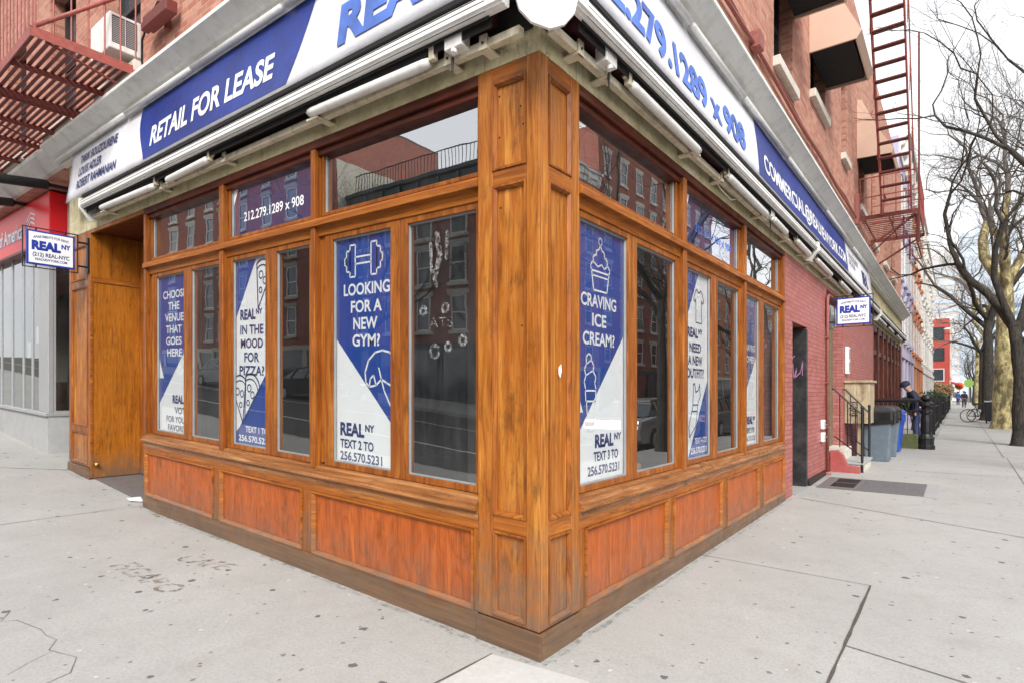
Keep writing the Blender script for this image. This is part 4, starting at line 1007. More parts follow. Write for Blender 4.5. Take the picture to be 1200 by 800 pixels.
# ------------------------------------------------------------------ projecting blade signs
def blade(label, T, face_sgn, a, w0, w1, z0, z1, wall_w):
    """panel across the pavement; T(a, w, z); face_sgn: side of the sign that the street corner sees"""
    o = thing('hanging_sign', label, 'sign', T(a, wall_w, (z0 + z1) / 2), 'small hanging estate agent signs')
    MB().box(T, a - .02, a + .02, w0, w1, z0, z1).build('panel', 'sign_blue', o, bevel=.003)
    b = .022
    mb = MB()
    for sg in (-1, 1): mb.box(T, a + sg * .0202 - .0012, a + sg * .0202 + .0012, w0 + b, w1 - b, z0 + b, z1 - b)
    mb.build('face', 'sign_white', o)
    W = w1 - w0; H = z1 - z0
    for sg in (-1, 1):
        # x runs left to right for whoever looks at that face
        if T is TL: fx = (lambda x, y, sg=sg: T(a + sg * .0222, (w0 + w1) / 2 - x * (-sg) * 1.0, (z0 + z1) / 2 + y)) if sg > 0 else (lambda x, y, sg=sg: T(a + sg * .0222, (w0 + w1) / 2 - x, (z0 + z1) / 2 + y))
        else: fx = (lambda x, y, sg=sg: T(a + sg * .0222, (w0 + w1) / 2 - sg * x, (z0 + z1) / 2 + y))
        mb = MB()
        put_text(mb, fx, 'REAL', -W * .10, -H * .05, H * .24, W * .60, 'c', .07); put_text(mb, fx, 'NY', W * .31, H * .065, H * .125, W * .20, 'c', .06)
        mb.build('lettering', 'sign_blue', o, recalc=False)
        mb = MB()
        put_text(mb, fx, 'APARTMENTS FOR RENT', 0, H * .26, H * .07, W * .74, 'c', .025, fn=lambda x, y: (x, y + H * .05 * (1 - (x / (W * .37)) ** 2)))
        put_text(mb, fx, '(212) REAL-NYC', 0, -H * .25, H * .11, W * .76, 'c', .03); put_text(mb, fx, 'REALNEWYORK.COM', 0, -H * .37, H * .07, W * .66, 'c', .025)
        mb.build('lettering', 'ink_navy', o, recalc=False)
    mb = MB(); fb = .03
    mb.box(T, a - .008, a + .008, w0 - fb, w1 + fb, z1 + fb, z1 + fb + .012); mb.box(T, a - .008, a + .008, w0 - fb, w1 + fb, z0 - fb - .012, z0 - fb)
    mb.box(T, a - .008, a + .008, w1 + fb, w1 + fb + .012, z0 - fb - .012, z1 + fb + .012); mb.box(T, a - .008, a + .008, w0 - fb - .012, w0 - fb, z0 - fb - .012, z1 + fb + .012)
    for x in (w0 + .1, w1 - .1):
        mb.box(T, a - .006, a + .006, x - .008, x + .008, z1, z1 + fb); mb.box(T, a - .006, a + .006, x - .008, x + .008, z0 - fb, z0)
    mb.build('frame', 'black_iron', o)
    mb = MB()
    mb.box(T, a - .03, a + .03, wall_w, wall_w + .02, z0 - .02, z1 + .02)
    for z in (z0 + .06, z1 - .06): mb.box(T, a - .012, a + .012, wall_w + .02, w0 - fb - .012, z - .012, z + .012)
    mb.build('bracket', 'black_iron', o)
blade('white estate agent sign with blue border on the pier by the entrance recess', TL, -1, 7.52, .165, .675, 2.905, 3.345, .004)
blade('white estate agent sign with blue border over the stoop on the right', TR, -1, 9.0, .17, .69, 2.725, 3.195, .002)

# ------------------------------------------------------------------ left: red alarm box, air conditioner, fire escape
o = thing('alarm_box', 'dusty red box with cable fixed to the brick above the left cornice', 'alarm box', TL(4.95, 0, 5.4))
mb = MB(); mb.box(TL, 4.62, 5.22, .05, .17, 5.34, 5.47); mb.box(TL, 5.225, 5.32, .07, .15, 5.36, 5.45); mb.build('housing', 'red_iron', o, bevel=.01)
mb = MB(); mb.box(TL, 4.9, 4.96, 0, .05, 5.3, 5.6); mb.tube([TL(4.93, .03, 5.6), TL(5.1, .05, 5.66), TL(5.3, .04, 5.6), TL(5.36, .05, 5.5)], .018, 7); mb.build('bracket', 'red_iron', o)
mb = MB(); mb.tube([TL(5.32, .1, 5.40), TL(5.42, .1, 5.32), TL(5.48, .08, 5.1), TL(5.48, .05, 4.9)], .012, 6); mb.build('cable', 'black_iron', o, smooth=True)
o = thing('air_conditioner', 'white window air conditioner sticking out of the upper left window', 'air conditioner', TL(6.1, .1, 5.3))
MB().box(TL, 5.80, 6.42, -.30, .30, 5.28, 5.70).build('casing', 'white_enamel', o, bevel=.012)
mb = MB()
for w0, w1 in ((.02, .13), (.15, .27)):
    for k in range(14): mb.box(TL, 5.793, 5.7995, w0, w1, 5.36 + k * .021, 5.37 + k * .021)
mb.build('louvre', 'grey_metal', o)
mb = MB()
for w0, w1 in ((.015, .135), (.145, .275)): mb.box(TL, 5.7996, 5.8, w0, w1, 5.35, 5.665)
sep(mb, 'louvre_recess', 'window_frame_dark', o)
MB().box(TL, 6.43, 6.96, -.22, -.2, 5.22, 5.75).build('side_panel', 'vinyl_white', o)

fe = thing('fire_escape', 'rusty red iron fire escape balcony at the upper left, seen from below', 'fire escape', TL(9, .5, 5.1), 'fire escapes')
U0, U1 = 5.72, 12.6
mb = MB()
for k in range(14): mb.box(TL, U0 + .05, U1, .02 + k * .072, .058 + k * .072, 5.10, 5.112)
mb.build('slat', 'red_iron', fe)
mb = MB()
for u in (U0, U0 + .95, U0 + 1.9, U0 + 2.05, U0 + 3.0, U0 + 3.9, U0 + 5, U0 + 6): mb.box(TL, u, u + .012, .0, 1.02, 5.03, 5.098); mb.box(TL, u + .0125, u + .05, .0, 1.02, 5.086, 5.098)
sep(mb, 'joist', 'red_iron', fe)
mb = MB(); mb.box(TL, U0 - .01, U1, 1.022, 1.034, 5.02, 5.125); mb.box(TL, U0 - .012, U0 - .002, 0, 1.034, 5.02, 5.125); mb.build('edge_beam', 'red_iron_pale', fe)
mb = MB()
for k in range(40): mb.tube([TL(U0 + .02 + k * .15, 1.01, 5.12), TL(U0 + .02 + k * .15, 1.01, 6.15)], .009, 6)
for k in range(7): mb.tube([TL(U0, .06 + k * .155, 5.12), TL(U0, .06 + k * .155, 6.15)], .009, 6)
mb.build('baluster', 'red_iron_pale', fe)
mb = MB(); mb.tube([TL(U0, 0, 6.15), TL(U0, 1.01, 6.15), TL(U1, 1.01, 6.15)], .016, 8); mb.tube([TL(U0, .99, 5.14), TL(U0 - .0, .02, 6.05)], .022, 8); mb.build('handrail', 'red_iron_pale', fe, smooth=True)
mb = MB()
for u in (U0 + .0, U0 + 3.0, U0 + 6): mb.tube([TL(u + .03, .9, 5.03), TL(u + .03, .0, 4.80)], .014, 6)
sep(mb, 'strut', 'red_iron', fe)

# ------------------------------------------------------------------ bank next door (left)
bk = thing('bank_building', 'grey bank branch with tall windows under a red sign, left of the oak pier', 'bank', TL(11, -.2, 0))
Z0 = .0
mb = MB(); mb.box(TL, 9.80, 16, -.40, -.10, Z0, .80); mb.build('base_wall', 'grey_paint', bk)
mb = MB(); mb.box(TL, 9.78, 16, -.40, -.06, .80, .86); mb.build('window_sill', 'grey_metal', bk, bevel=.01)
mb = MB(); mb.box(TL, 9.80, 10.32, -.17, -.10, .86, 3.56)
for u in (10.78, 11.35, 12.1, 12.9, 13.7): mb.box(TL, u, u + .07, -.16, -.12, .86, 3.56)
sep(mb, 'window_post', 'grey_metal', bk, bevel=.008)
for u0, u1 in ((10.32, 10.78), (10.85, 11.35), (11.42, 12.1), (12.17, 12.9), (12.97, 13.7)): pane('pane', TL, u0, u1, .86, 3.55, -.135, 'glass_plain', bk)
mb = MB(); mb.box(TL, 9.80, 16, -.45, -.001, 3.56, 3.60); mb.build('soffit', 'bank_red_dark', bk)
mb = MB(); mb.box(TL, 8.45, 16, -.45, -.36, 3.601, 4.75); mb.build('fascia_wall', 'cornice_paint', bk)
mb = MB(); mb.prism(TL, [(-.2, 4.52), (.06, 4.55), (.20, 4.68), (.24, 4.74), (.24, 4.80), (-.2, 4.86)], 8.44, 16); mb.build('cornice', 'cornice_paint', bk)
mb = MB(); mb.box(TL, 8.4, 16, -3.2, -3.1, 0, 3.6); mb.box(TL, 16.01, 16.1, -3.2, -.1, 0, 3.6); mb.box(TL, 8.4, 16, -3.2, -.46, 3.602, 3.7); mb.box(TL, 8.4, 8.5, -3.09, -.81, 0, 3.6); mb.build('interior_wall', 'interior_cream', bk)
mb = MB(); mb.box(TL, 9.9, 16, -3.09, -.42, .2, .26); mb.build('floor', 'interior_floor', bk)
mb = MB(); mb.box(TL, 9.95, 10.3, -1.2, -.5, .27, 1.75); mb.build('counter', 'interior_brown', bk)
mb = MB(); mb.box(TL, 10.0, 10.9, -1.55, -1.5, 1.76, 3.2); mb.build('partition', 'interior_yellow', bk)
mb = MB(); mb.box(TL, 9.9, 16, -1.3, -.5, 3.2, 3.55); mb.build('bulkhead', 'bank_red_dark', bk)
mb = MB()
for u0, u1, z0, z1 in ((11.2, 11.9, .27, 1.5), (12.3, 13.4, .27, 1.3)): mb.box(TL, u0, u1, -1.6, -.9, z0, z1)
sep(mb, 'desk', 'interior_brown', bk, bevel=.02)
mb = MB(); mb.box(TL, 11.0, 14.5, -3.09, -3.05, 2.3, 2.9); mb.build('red_band', 'bank_red', bk)
mb = MB()
for u0, u1 in ((10.9, 11.6), (12.6, 13.6)): mb.box(TL, u0, u1, -2.6, -2.5, 1.2, 2.1)
sep(mb, 'wall_poster', 'interior_yellow', bk)
mb = MB()
for u0, z0 in ((10.42, 2.0), (10.95, 1.75)): mb.box(TL, u0, u0 + .22, -.14, -.138, z0, z0 + .28)
sep(mb, 'window_notice', 'paper', bk)
# return window facing the corner
rt = MB()
def TB(w, q, z): return TL(9.80 - q, w, z)
rt.frame(TB, -.45, -.172, .86, 3.5, .03, -.03, .012); f_ = rt.build('window', 'grey_metal', bk)
MB().add([TB(-.42, -.02, .89), TB(-.20, -.02, .89), TB(-.20, -.02, 3.47), TB(-.42, -.02, 3.47)], [(0, 1, 2, 3)]).build('pane', 'glass_plain', f_, recalc=False)
sg = thing('bank_sign', 'bright red box sign with pale blue lettering over the bank windows', 'sign', TL(12, -.2, 4))
MB().box(TL, 9.80, 16, -.359, -.115, 3.62, 4.46).build('box', 'bank_red', sg, bevel=.012)
mb = MB(); mb.box(TL, 9.80, 16, -.36, -.1, 3.602, 3.619); mb.build('lower_edge', 'bank_red_dark', sg)
mb = MB(); put_text(mb, lambda x, y: TL(11.34 - x, -.110, 3.90 + y), 'Bank of America', 0, 0, .27, 2.6, 'r', .02); mb.build('lettering', 'sign_white', sg, recalc=False)
mb = MB(); put_text(mb, lambda x, y: TL(11.355 - x, -.112, 3.89 + y), 'Bank of America', 0, 0, .27, 2.6, 'r', .035); mb.build('lettering_edge', 'emblem_blue', sg, recalc=False)
mb = MB()
for k in range(3): stroke(mb, lambda x, y: TL(11.10 - x, -.110, 4.00 + y), [(0, k * .08 - .02), (.25, .10 + k * .08), (.50, .03 + k * .08)], .026)
mb.build('emblem', 'sign_white', sg, recalc=False)
mb = MB()
for k in range(3): stroke(mb, lambda x, y: TL(11.10 - x, -.1105, 4.03 + y), [(-.12, k * .06 - .10), (.04, -.02 + k * .06)], .030)
mb.build('emblem', 'emblem_blue', sg, recalc=False)
def sign_lamp(u, z, label):
    o = thing('sign_lamp', label, 'lamp', TL(u, 0, z), 'black lamps over the bank sign')
    mb = MB(); mb.tube([TL(u, -.30, z), TL(u, .02, z), TL(u, .06, z - .005), TL(u, .9, z - .10)], [.03, .03, .075, .07], 14); mb.build('lamp_head', 'black_iron', o)
    mb = MB(); mb.box(TL, u - .06, u + .06, -.36, -.30, z - .16, z + .16); mb.build('bracket', 'black_iron', o, bevel=.006)
sign_lamp(9.2, 4.40, 'large black tubular lamp at the right end of the bank sign')
sign_lamp(11.2, 4.46, 'second black tubular lamp, partly out of frame above the bank lettering')
mb = MB()
pts = [(-6.12, -.02), (-5.93, -.05), (-5.85, .07), (-6.06, .11)]
mb.slab([Tg(x, y, .008 + .012 * (i % 2)) for i, (x, y) in enumerate(pts)], (0, 0, .003))
tag(mb.build('paper_scrap', 'paper'), 'crumpled white scrap of paper on the threshold of the entrance recess', 'litter')
mb = MB(); mb.box(Tg, -7.45, -5.68, .05, .62, .004, .012); struct(mb.build('recess_floor', 'steel_plate'))

# ------------------------------------------------------------------ right: entrance stoop, railings, boxes
V = gz(0, 9.5)
st = thing('stoop', 'short concrete stoop with red painted side leading to the olive door', 'steps', (0.2, 10, V))
mb = MB(); mb.box(TR, 9.45, 10.9, -.24, .16, -.1, .45); mb.build('landing', 'limestone', st, bevel=.01)
mb = MB(); mb.box(TR, 9.56, 10.86, .161, .50, -.1, .205); mb.build('step', 'limestone', st, bevel=.008)
mb = MB(); mb.box(TR, 9.54, 10.88, .162, .53, .206, .25); mb.build('tread', 'bluestone', st, bevel=.01)
mb = MB(); mb.prism(lambda a, b, c: TR(a, b, c), [(.004, -.1), (.49, -.1), (.49, .19), (.30, .21), (.22, .40), (.15, .47), (.004, .47)], 9.36, 9.448); mb.build('side_wall', 'red_stoop', st, bevel=.012)
def railing(v, label, w_post, hx):
    o = thing('handrail', label, 'railing', TR(v, .25, .1), 'black iron handrails of the stoop')
    mb = MB(); mb.tube([TR(v, w_post, gz(w_post, v) - .02), TR(v, w_post, 1.20)], .022, 8); mb.lathe(TR(v, w_post, 1.2), [(.022, 0), (.03, .01), (.018, .03), (.032, .055), (.02, .085), (.003, .10)], 10); mb.build('post', 'black_iron', o)
    mb = MB(); mb.tube([TR(v, .01, 1.60), TR(v, .05, 1.60), TR(v, w_post - .02, 1.15)], .016, 8); mb.tube([TR(v, .05, .72), TR(v, w_post, .36)], .012, 6); mb.build('rail', 'black_iron', o)
    mb = MB()
    for k in range(3):
        w = .10 + k * (w_post - .12) / 3 + .04; t = (w - .05) / (w_post - .07)
        mb.tube([TR(v, w, 1.60 - .45 * t), TR(v, w, .72 - .38 * t - (.12 if k == 0 else 0))], .009, 6)
    mb.build('baluster', 'black_iron', o)
railing(9.56, 'black iron handrail on the near side of the stoop', .50, 0)
railing(10.9, 'black iron handrail on the far side of the stoop, by the plywood box', .47, 0)
cb = thing('plywood_box', 'beige plywood meter box with scrawled black tag beside the stoop', 'box', TR(11.3, .25, .9))
MB().box(TR, 11.08, 11.9, .005, .46, .90, 1.74).build('casing', 'plywood', cb, bevel=.008)
mb = MB(); mb.box(TR, 11.04, 11.94, .004, .50, 1.742, 1.79); mb.build('lid', 'plywood', cb, bevel=.006)
mb = MB(); mb.box(TR, 11.2, 11.3, .22, .32, .05, .899); mb.build('leg', 'plywood', cb)
fx = lambda x, y: TR(11.078, .05 + x, 1.02 + y); mb = MB(); rr = random.Random(8)
for k in range(7): stroke(mb, fx, [(.04 + rr.random() * .12, .02 + k * .045), (.10 + rr.random() * .1, .05 + k * .045), (.03 + rr.random() * .08, .06 + k * .045), (.16 + rr.random() * .04, .03 + k * .045)], .010)
mb.build('graffiti', 'scribble_black', cb, recalc=False)
ic_ = thing('intercom', 'white double intercom box on the painted brick beside the olive door', 'intercom', TR(11.25, 0, 2.1))
mb = MB(); mb.box(TR, 11.15, 11.42, .004, .07, 1.93, 2.50); mb.build('housing', 'white_enamel', ic_, bevel=.012)
mb = MB(); mb.box(TR, 11.19, 11.38, .0705, .075, 2.25, 2.45); mb.box(TR, 11.19, 11.38, .0705, .075, 1.98, 2.18); mb.build('panel', 'grey_metal', ic_)
pp = thing('downpipe', 'rusty red conduit pipe rising beside the steel door, with elbow at top', 'pipe', TR(8.9, .03, .1))
mb = MB(); mb.tube([TR(8.92, .04, .08), TR(8.92, .04, 3.15), TR(8.95, .04, 3.24), TR(9.05, .04, 3.28), TR(9.6, .04, 3.29)], .026, 8); mb.build('pipe', 'rust_pipe', pp, smooth=True)
mb = MB(); mb.lathe(TR(8.92, .04, .06), [(.06, 0), (.06, .03), (.03, .06)], 10)
for z in (.9, 1.7, 2.5): mb.box(TR, 8.87, 8.97, .004, .07, z, z + .025)
mb.build('clamp', 'rust_pipe', pp)
for z, lb in ((.90, 'upper small white electrical box beside the rusty pipe'), (.68, 'lower small white electrical box beside the rusty pipe')):
    o = thing('outlet_box', lb, 'electrical box', TR(8.55, 0, z), 'electrical boxes on the painted wall')
    MB().box(TR, 8.46, 8.62, .004, .06, z, z + .16).build('housing', 'white_enamel', o, bevel=.008)
    mb = MB(); mb.box(TR, 8.49, 8.59, .0605, .066, z + .03, z + .13); mb.tube([TR(8.63, .03, z + .08), TR(8.9, .035, z + .06)], .01, 6); mb.build('cover', 'grey_metal', o)
gr = thing('cellar_hatch', 'flat steel cellar hatch with vent slots set into the pavement before the steel door', 'hatch', (.9, 8, gz(.9, 8)))
Th = lambda x, y, z: Tg(x, y, z)
mb = MB(); mb.box(Th, .14, 1.50, 7.32, 8.55, .003, .014); mb.build('plate', 'steel_plate', gr)
mb = MB(); mb.box(Th, 1.505, 1.66, 7.30, 8.57, .003, .017); mb.build('edge_plate', 'steel_bright', gr)
mb = MB()
for k in range(16): mb.box(Th, .30, .62, 7.50 + k * .028, 7.514 + k * .028, .0142, .0175)
for k in range(16): mb.box(Th, .30, .62, 8.0 + k * .028, 8.014 + k * .028, .0142, .0175)
mb.build('vent_grille', 'bin_black', gr)
mb = MB()
for k in range(30): mb.box(Th, .68, 1.49, 7.34 + k * .04, 7.352 + k * .04, .0142, .0168)
mb.build('tread_rib', 'steel_plate', gr)

# wheelie bins
def rrect(sx, sy, r, n=4):
    P = []
    for cx, cy, a in ((sx - r, sy - r, 0), (-sx + r, sy - r, 90), (-sx + r, -sy + r, 180), (sx - r, -sy + r, 270)):
        for k in range(n + 1): P.append((cx + r * math.cos(R(a + 90 * k / n)), cy + r * math.sin(R(a + 90 * k / n))))
    return P
def bin_(x, y, label, body, lid, bag=True, tall=1.0, rz=.0):
    g = gz(x, y); o = thing('rubbish_bin', label, 'bin', (x, y, g), 'bins standing by the stoop')
    c, s_ = math.cos(rz), math.sin(rz)
    def ring(k, z): return [Vector((x + (px * c - py * s_) * k, y + (px * s_ + py * c) * k, g + z)) for px, py in rrect(.30, .30, .06)]
    def loft(rs):
        mb = MB(); n = len(rs[0]); vs = [p for r_ in rs for p in r_]
        mb.add(vs, [(i * n + k, i * n + (k + 1) % n, (i + 1) * n + (k + 1) % n, (i + 1) * n + k) for i in range(len(rs) - 1) for k in range(n)] + [tuple(range(n - 1, -1, -1)), tuple(range((len(rs) - 1) * n, len(rs) * n))]); return mb
    loft([ring(.74, .0), ring(.76, .03), ring(.93, .62 * tall), ring(.98, .72 * tall), ring(1.05, .725 * tall), ring(1.06, .90 * tall), ring(1.0, .905 * tall)]).build('body', body, o, smooth=False)
    if bag: 
        rs = [ring(1.07, .74 * tall), ring(1.09, .80 * tall), ring(1.075, .93 * tall)]; rr = random.Random(int(x * 100 + y * 10))
        rs[0] = [p + Vector((0, 0, rr.uniform(-.07, .05))) for p in rs[0]]
        loft(rs).build('bin_liner', 'bag_black', o)
    loft([ring(1.085, .932 * tall), ring(1.09, .965 * tall), ring(.95, 1.02 * tall), ring(.5, 1.05 * tall)]).build('lid', lid, o)
    mb = MB(); mb.tube([ring(1.1, .95 * tall)[4] + Vector((.0, 0, 0)), ring(1.16, .93 * tall)[4], ring(1.16, .93 * tall)[10], ring(1.1, .95 * tall)[10]], .014, 6); mb.build('handle', lid, o)
    mb = MB()
    for sg in (-1, 1): mb.tube([Vector((x - .28, y + sg * .2 - .03, g + .09)), Vector((x - .28, y + sg * .2 + .03, g + .09))], .085, 14)
    sep(mb, 'wheel', 'rubber', o)
bin_(.50, 12.05, 'nearest grey bin with black lid, next to the stoop railing', 'bin_grey', 'bin_black', tall=1.12)
bin_(.52, 13.3, 'second grey bin with black lid, just behind the nearest bin', 'bin_grey', 'bin_black', tall=1.12, rz=.1)
bin_(.50, 14.75, 'bright blue recycling bin at the end of the row of bins', 'bin_blue', 'bin_blue', bag=False, tall=1.02, rz=-.06)

# ------------------------------------------------------------------ dark wooden shopfront farther along
s2 = thing('dark_shopfront', 'dark mahogany shopfront with tall panes beyond the painted wall', 'shopfront', TR(21, 0, 0))
mb = MB(); mb.box(TR, 16.2, 26, -.34, -.10, -.1, .75); mb.build('base', 'mahogany', s2)
mb = MB()
for k in range(8): mb.box(TR, 16.2 + k * 1.37, 16.42 + k * 1.37, -.2, .0, -.1, 3.47)
sep(mb, 'post', 'mahogany', s2, bevel=.01)
mb = MB(); mb.box(TR, 16.42, 26, -.2, -.04, 2.65, 2.80); mb.box(TR, 16.42, 26, -.2, -.04, .75, .9); mb.box(TR, 16.42, 26, -.2, -.03, 3.3, 3.47); sep(mb, 'rail', 'mahogany', s2, bevel=.01)
for k in range(7): pane('pane', TR, 16.42 + k * 1.37, 17.57 + k * 1.37, .9, 3.3, -.12, 'glass_plain', s2)
mb = MB(); mb.box(TR, 16.2, 26, -3.4, -3.3, 0, 3.45); mb.build('interior_wall', 'interior_grey', s2)

# areaway fence, cast-iron newel
nw = thing('newel_post', 'stout black cast-iron newel post at the end of the areaway fence', 'post', (1.22, 15.9, gz(1.22, 15.9)))
g = gz(1.22, 15.9)
mb = MB(); mb.lathe((1.22, 15.9, g), [(.19, -.02), (.19, .10), (.165, .12), (.17, .26), (.19, .29), (.15, .34), (.115, .40), (.13, .46), (.125, .72), (.105, .90), (.14, .95), (.14, 1.0), (.10, 1.03), (.115, 1.10), (.165, 1.14), (.165, 1.20), (.10, 1.25)], 12); mb.build('post', 'black_iron', nw, bevel=.004)
mb = MB(); mb.lathe((1.22, 15.9, g + 1.25), [(.06, 0), (.115, .05), (.12, .10), (.08, .16), (.02, .185)], 12); mb.build('finial', 'black_iron', nw, smooth=True)
fn = thing('areaway_fence', 'black pipe railing with thin bars on a mossy kerb behind the bins', 'fence', (.6, 15.95, g))
mb = MB(); mb.tube([(.0, 15.95, g + 1.27), (1.1, 15.9, g + 1.27)], .05, 10); mb.tube([(.0, 15.95, g + 1.0), (1.1, 15.9, g + 1.0)], .016, 6); mb.build('rail', 'black_iron', fn)
mb = MB()
for k in range(9): mb.tube([(.06 + k * .125, 15.95 - k * .006, g + .36), (.06 + k * .125, 15.95 - k * .006, g + 1.25)], .010, 6)
mb.build('bar', 'black_iron', fn)
mb = MB(); mb.box(TW, .0, 1.05, 15.8, 16.06, g - .1, g + .38); mb.build('kerb', 'moss', fn, bevel=.02)

# ------------------------------------------------------------------ fire escape over the right-hand pavement
f2 = thing('fire_escape', 'tall red iron fire escape with steep stair above the right-hand pavement', 'fire escape', TR(14, .6, 5.6), 'fire escapes')
def platform(fe, v0, v1, z, w1, rail=True, gap=None):
    mb = MB()
    for k in range(int((v1 - v0) / .19)):
        v = v0 + .03 + k * .19; mb.box(TR, v, v + .05, .02, w1 - .01, z + .05, z + .06)
    mb.build('slat', 'red_iron', fe)
    mb = MB()
    for w in (.1, w1 * .5, w1 - .1): mb.box(TR, v0, v1, w, w + .03, z + .03, z + .048)
    mb.box(TR, v0 - .012, v0 - .002, 0, w1 + .02, z - .03, z + .07); mb.box(TR, v1 + .002, v1 + .012, 0, w1 + .02, z - .03, z + .07); mb.box(TR, v0, v1, w1, w1 + .02, z - .03, z + .07)
    sep(mb, 'joist', 'red_iron', fe)
    mb = MB()
    for v in (v0 + .1, v1 - .1): mb.tube([TR(v, w1 - .05, z - .05), TR(v, .02, z - .75)], .022, 6)
    mb.tube([TR(v0 + .1, w1 - .1, z - .03), TR(v1 - .4, .1, z - .35)], .016, 6)
    sep(mb, 'strut', 'red_iron', fe)
    mb = MB()
    for h in (.5, .95):
        mb.tube([TR(v0, .02, z + h), TR(v0, w1, z + h), TR(v1, w1, z + h), TR(v1, .02, z + h)], .016, 6)
    mb.build('handrail', 'red_iron_pale', fe)
    mb = MB()
    for k in range(9): mb.tube([TR(v0 + (v1 - v0) * k / 8, w1, z + .06), TR(v0 + (v1 - v0) * k / 8, w1, z + .95)], .010, 5)
    for k in range(5): mb.tube([TR(v0, .05 + w1 * k / 5, z + .06), TR(v0, .05 + w1 * k / 5, z + .95)], .010, 5)
    mb.build('baluster', 'red_iron_pale', fe)
platform(f2, 13.1, 15.6, 5.6, 1.18)
platform(f2, 7.0, 9.7, 9.75, 1.18)
mb = MB()
sa, sb = Vector((0, 13.0, 5.62)), Vector((0, 10.15, 10.1))
for w in (.50, 1.06): mb.tube([sa + Vector((w, 0, 0)), sb + Vector((w, 0, 0))], .022, 6)
sep(mb, 'stringer', 'red_iron_pale', f2)
mb = MB(); nst = 17
for k in range(1, nst):
    p = sa.lerp(sb, k / nst)
    for q in (-.085, -.03, .025): mb.box(TW, .51, 1.05, p.y + q, p.y + q + .04, p.z - .012, p.z + .012)
mb.build('tread', 'red_iron', f2)
mb = MB()
for w in (.47, 1.10): 
    mb.tube([sa + Vector((w, .1, .9)), sb + Vector((w, .1, .9))], .014, 6)
    for k in range(0, 17, 4): p = sa.lerp(sb, k / nst) + Vector((w, 0, 0)); mb.tube([p, p + Vector((0, .1, .92))], .009, 5)
mb.build('stair_rail', 'red_iron_pale', f2)
mb = MB(); mb.tube([TR(13.1, 1.19, 4.9), TR(13.1, 1.19, 9.6)], .02, 6)
mb.tube([TR(13.2, .9, 5.55), TR(13.2, .9, 4.9), TR(13.2, 1.15, 4.9), TR(13.2, 1.15, 5.55)], .018, 6); mb.tube([TR(15.3, .9, 5.55), TR(15.3, .9, 4.95), TR(15.3, 1.15, 4.95), TR(13.2, 1.15, 4.95)], .018, 6)
mb.build('drop_guide', 'red_iron', f2)

# ------------------------------------------------------------------ houses (row along the street, and those across it that the panes mirror)
def house(name, label, T, a0, a1, H, floors, bays, wall, frame='window_frame_white', trim='limestone', corn='cornice_paint', depth=8, base=None, z0=-.3, first=3.6, ww=1.05, wh=1.75, ground=True, group=None):
    o = thing(name, label, 'building', T((a0 + a1) / 2, 0, 0), group)
    MB().box(T, a0, a1, -depth, 0, z0 + tzs(T, a0), H).build('wall', wall, o)
    mb = MB(); mb.prism(T, [(.002, H - .75), (.06, H - .75), (.08, H - .45), (.22, H - .40), (.26, H - .1), (.42, H - .05), (.45, H + .12), (-depth, H + .12), (-depth, H + .003), (.002, H + .003)], a0 + .01, a1 - .01)
    nb = max(2, int((a1 - a0) / 1.3))
    for k in range(nb): a = a0 + .3 + (a1 - a0 - .75) * k / (nb - 1); mb.box(T, a, a + .15, .06, .34, H - .72, H - .12)
    mb.build('cornice', corn, o)
    if ground:
        gmat = base or trim
        mb = MB(); mb.box(T, a0 + .005, a1 - .005, .001, .10, z0, .75); mb.box(T, a0 + .005, a1 - .005, .001, .12, first - .5, first - .22)
        for k in range(bays + 1): a = a0 + .01 + (a1 - a0 - .37) * k / bays; mb.box(T, a, a + .35, .001, .09, .75, first - .5)
        mb.build('ground_floor', gmat, o)
        for k in range(bays):
            aa = a0 + .36 + (a1 - a0 - .37) * k / bays; ab = a0 + .01 + (a1 - a0 - .37) * (k + 1) / bays
            mb = MB(); mb.box(T, aa, ab, .001, .03, .75, first - .5); mb.build('shop_pane', 'glass_far', o)
    fh = (H - 1.0 - first) / floors; fst = None; base_p = None
    for f in range(floors):
        for k in range(bays):
            a = a0 + (a1 - a0) * (k + .5) / bays; z = first + .35 + f * fh
            if fst is None:
                mb = MB(); mb.frame(T, a - ww / 2, a + ww / 2, z, z + wh, .07, .002, .06); mb.box(T, a - ww / 2 + .07, a + ww / 2 - .07, .012, .05, z + wh / 2 - .03, z + wh / 2 + .03)
                fst = mb.build('window', frame, o)
                mb = MB(); mb.box(T, a - ww / 2 + .07, a + ww / 2 - .07, .002, .010, z + .07, z + wh - .07); gp = mb.build('pane', 'glass_far', fst)
                mb = MB(); mb.box(T, a - ww / 2 - .12, a + ww / 2 + .12, .002, .12, z - .16, z - .003); ts = mb.build('window_sill', trim, fst); mb = MB(); mb.prism(T, [(.002, z + wh + .003), (.09, z + wh + .003), (.16, z + wh + .24), (.002, z + wh + .26)], a - ww / 2 - .14, a + ww / 2 + .14); tl_ = mb.build('lintel', trim, fst)
                base_p = T(a, 0, z)
            else:
                w_ = fst.copy(); COL.objects.link(w_); w_.location = fst.location + (T(a, 0, z) - base_p)
                for ch in (gp, ts, tl_): c_ = ch.copy(); COL.objects.link(c_); c_.parent = w_
    return o
def tzs(T, a): return 0
def Trow(x0): return lambda a, w, z: Vector((x0 + w, a, z))             # facing the pavement (+X)
def Tacross(x0): return lambda a, w, z: Vector((x0 - w, a, z))          # other side of the avenue, facing -X
def Tsouth(y0): return lambda a, w, z: Vector((a, y0 + w, z + S * max(-a, 0)))     # across the side street, facing +Y
house('brick_building', 'pale lilac painted house just beyond the corner building', Trow(-.12), 26.5, 35, 12.4, 3, 4, 'brick_lilac', 'window_frame_white', 'brick_lilac', ww=.8)
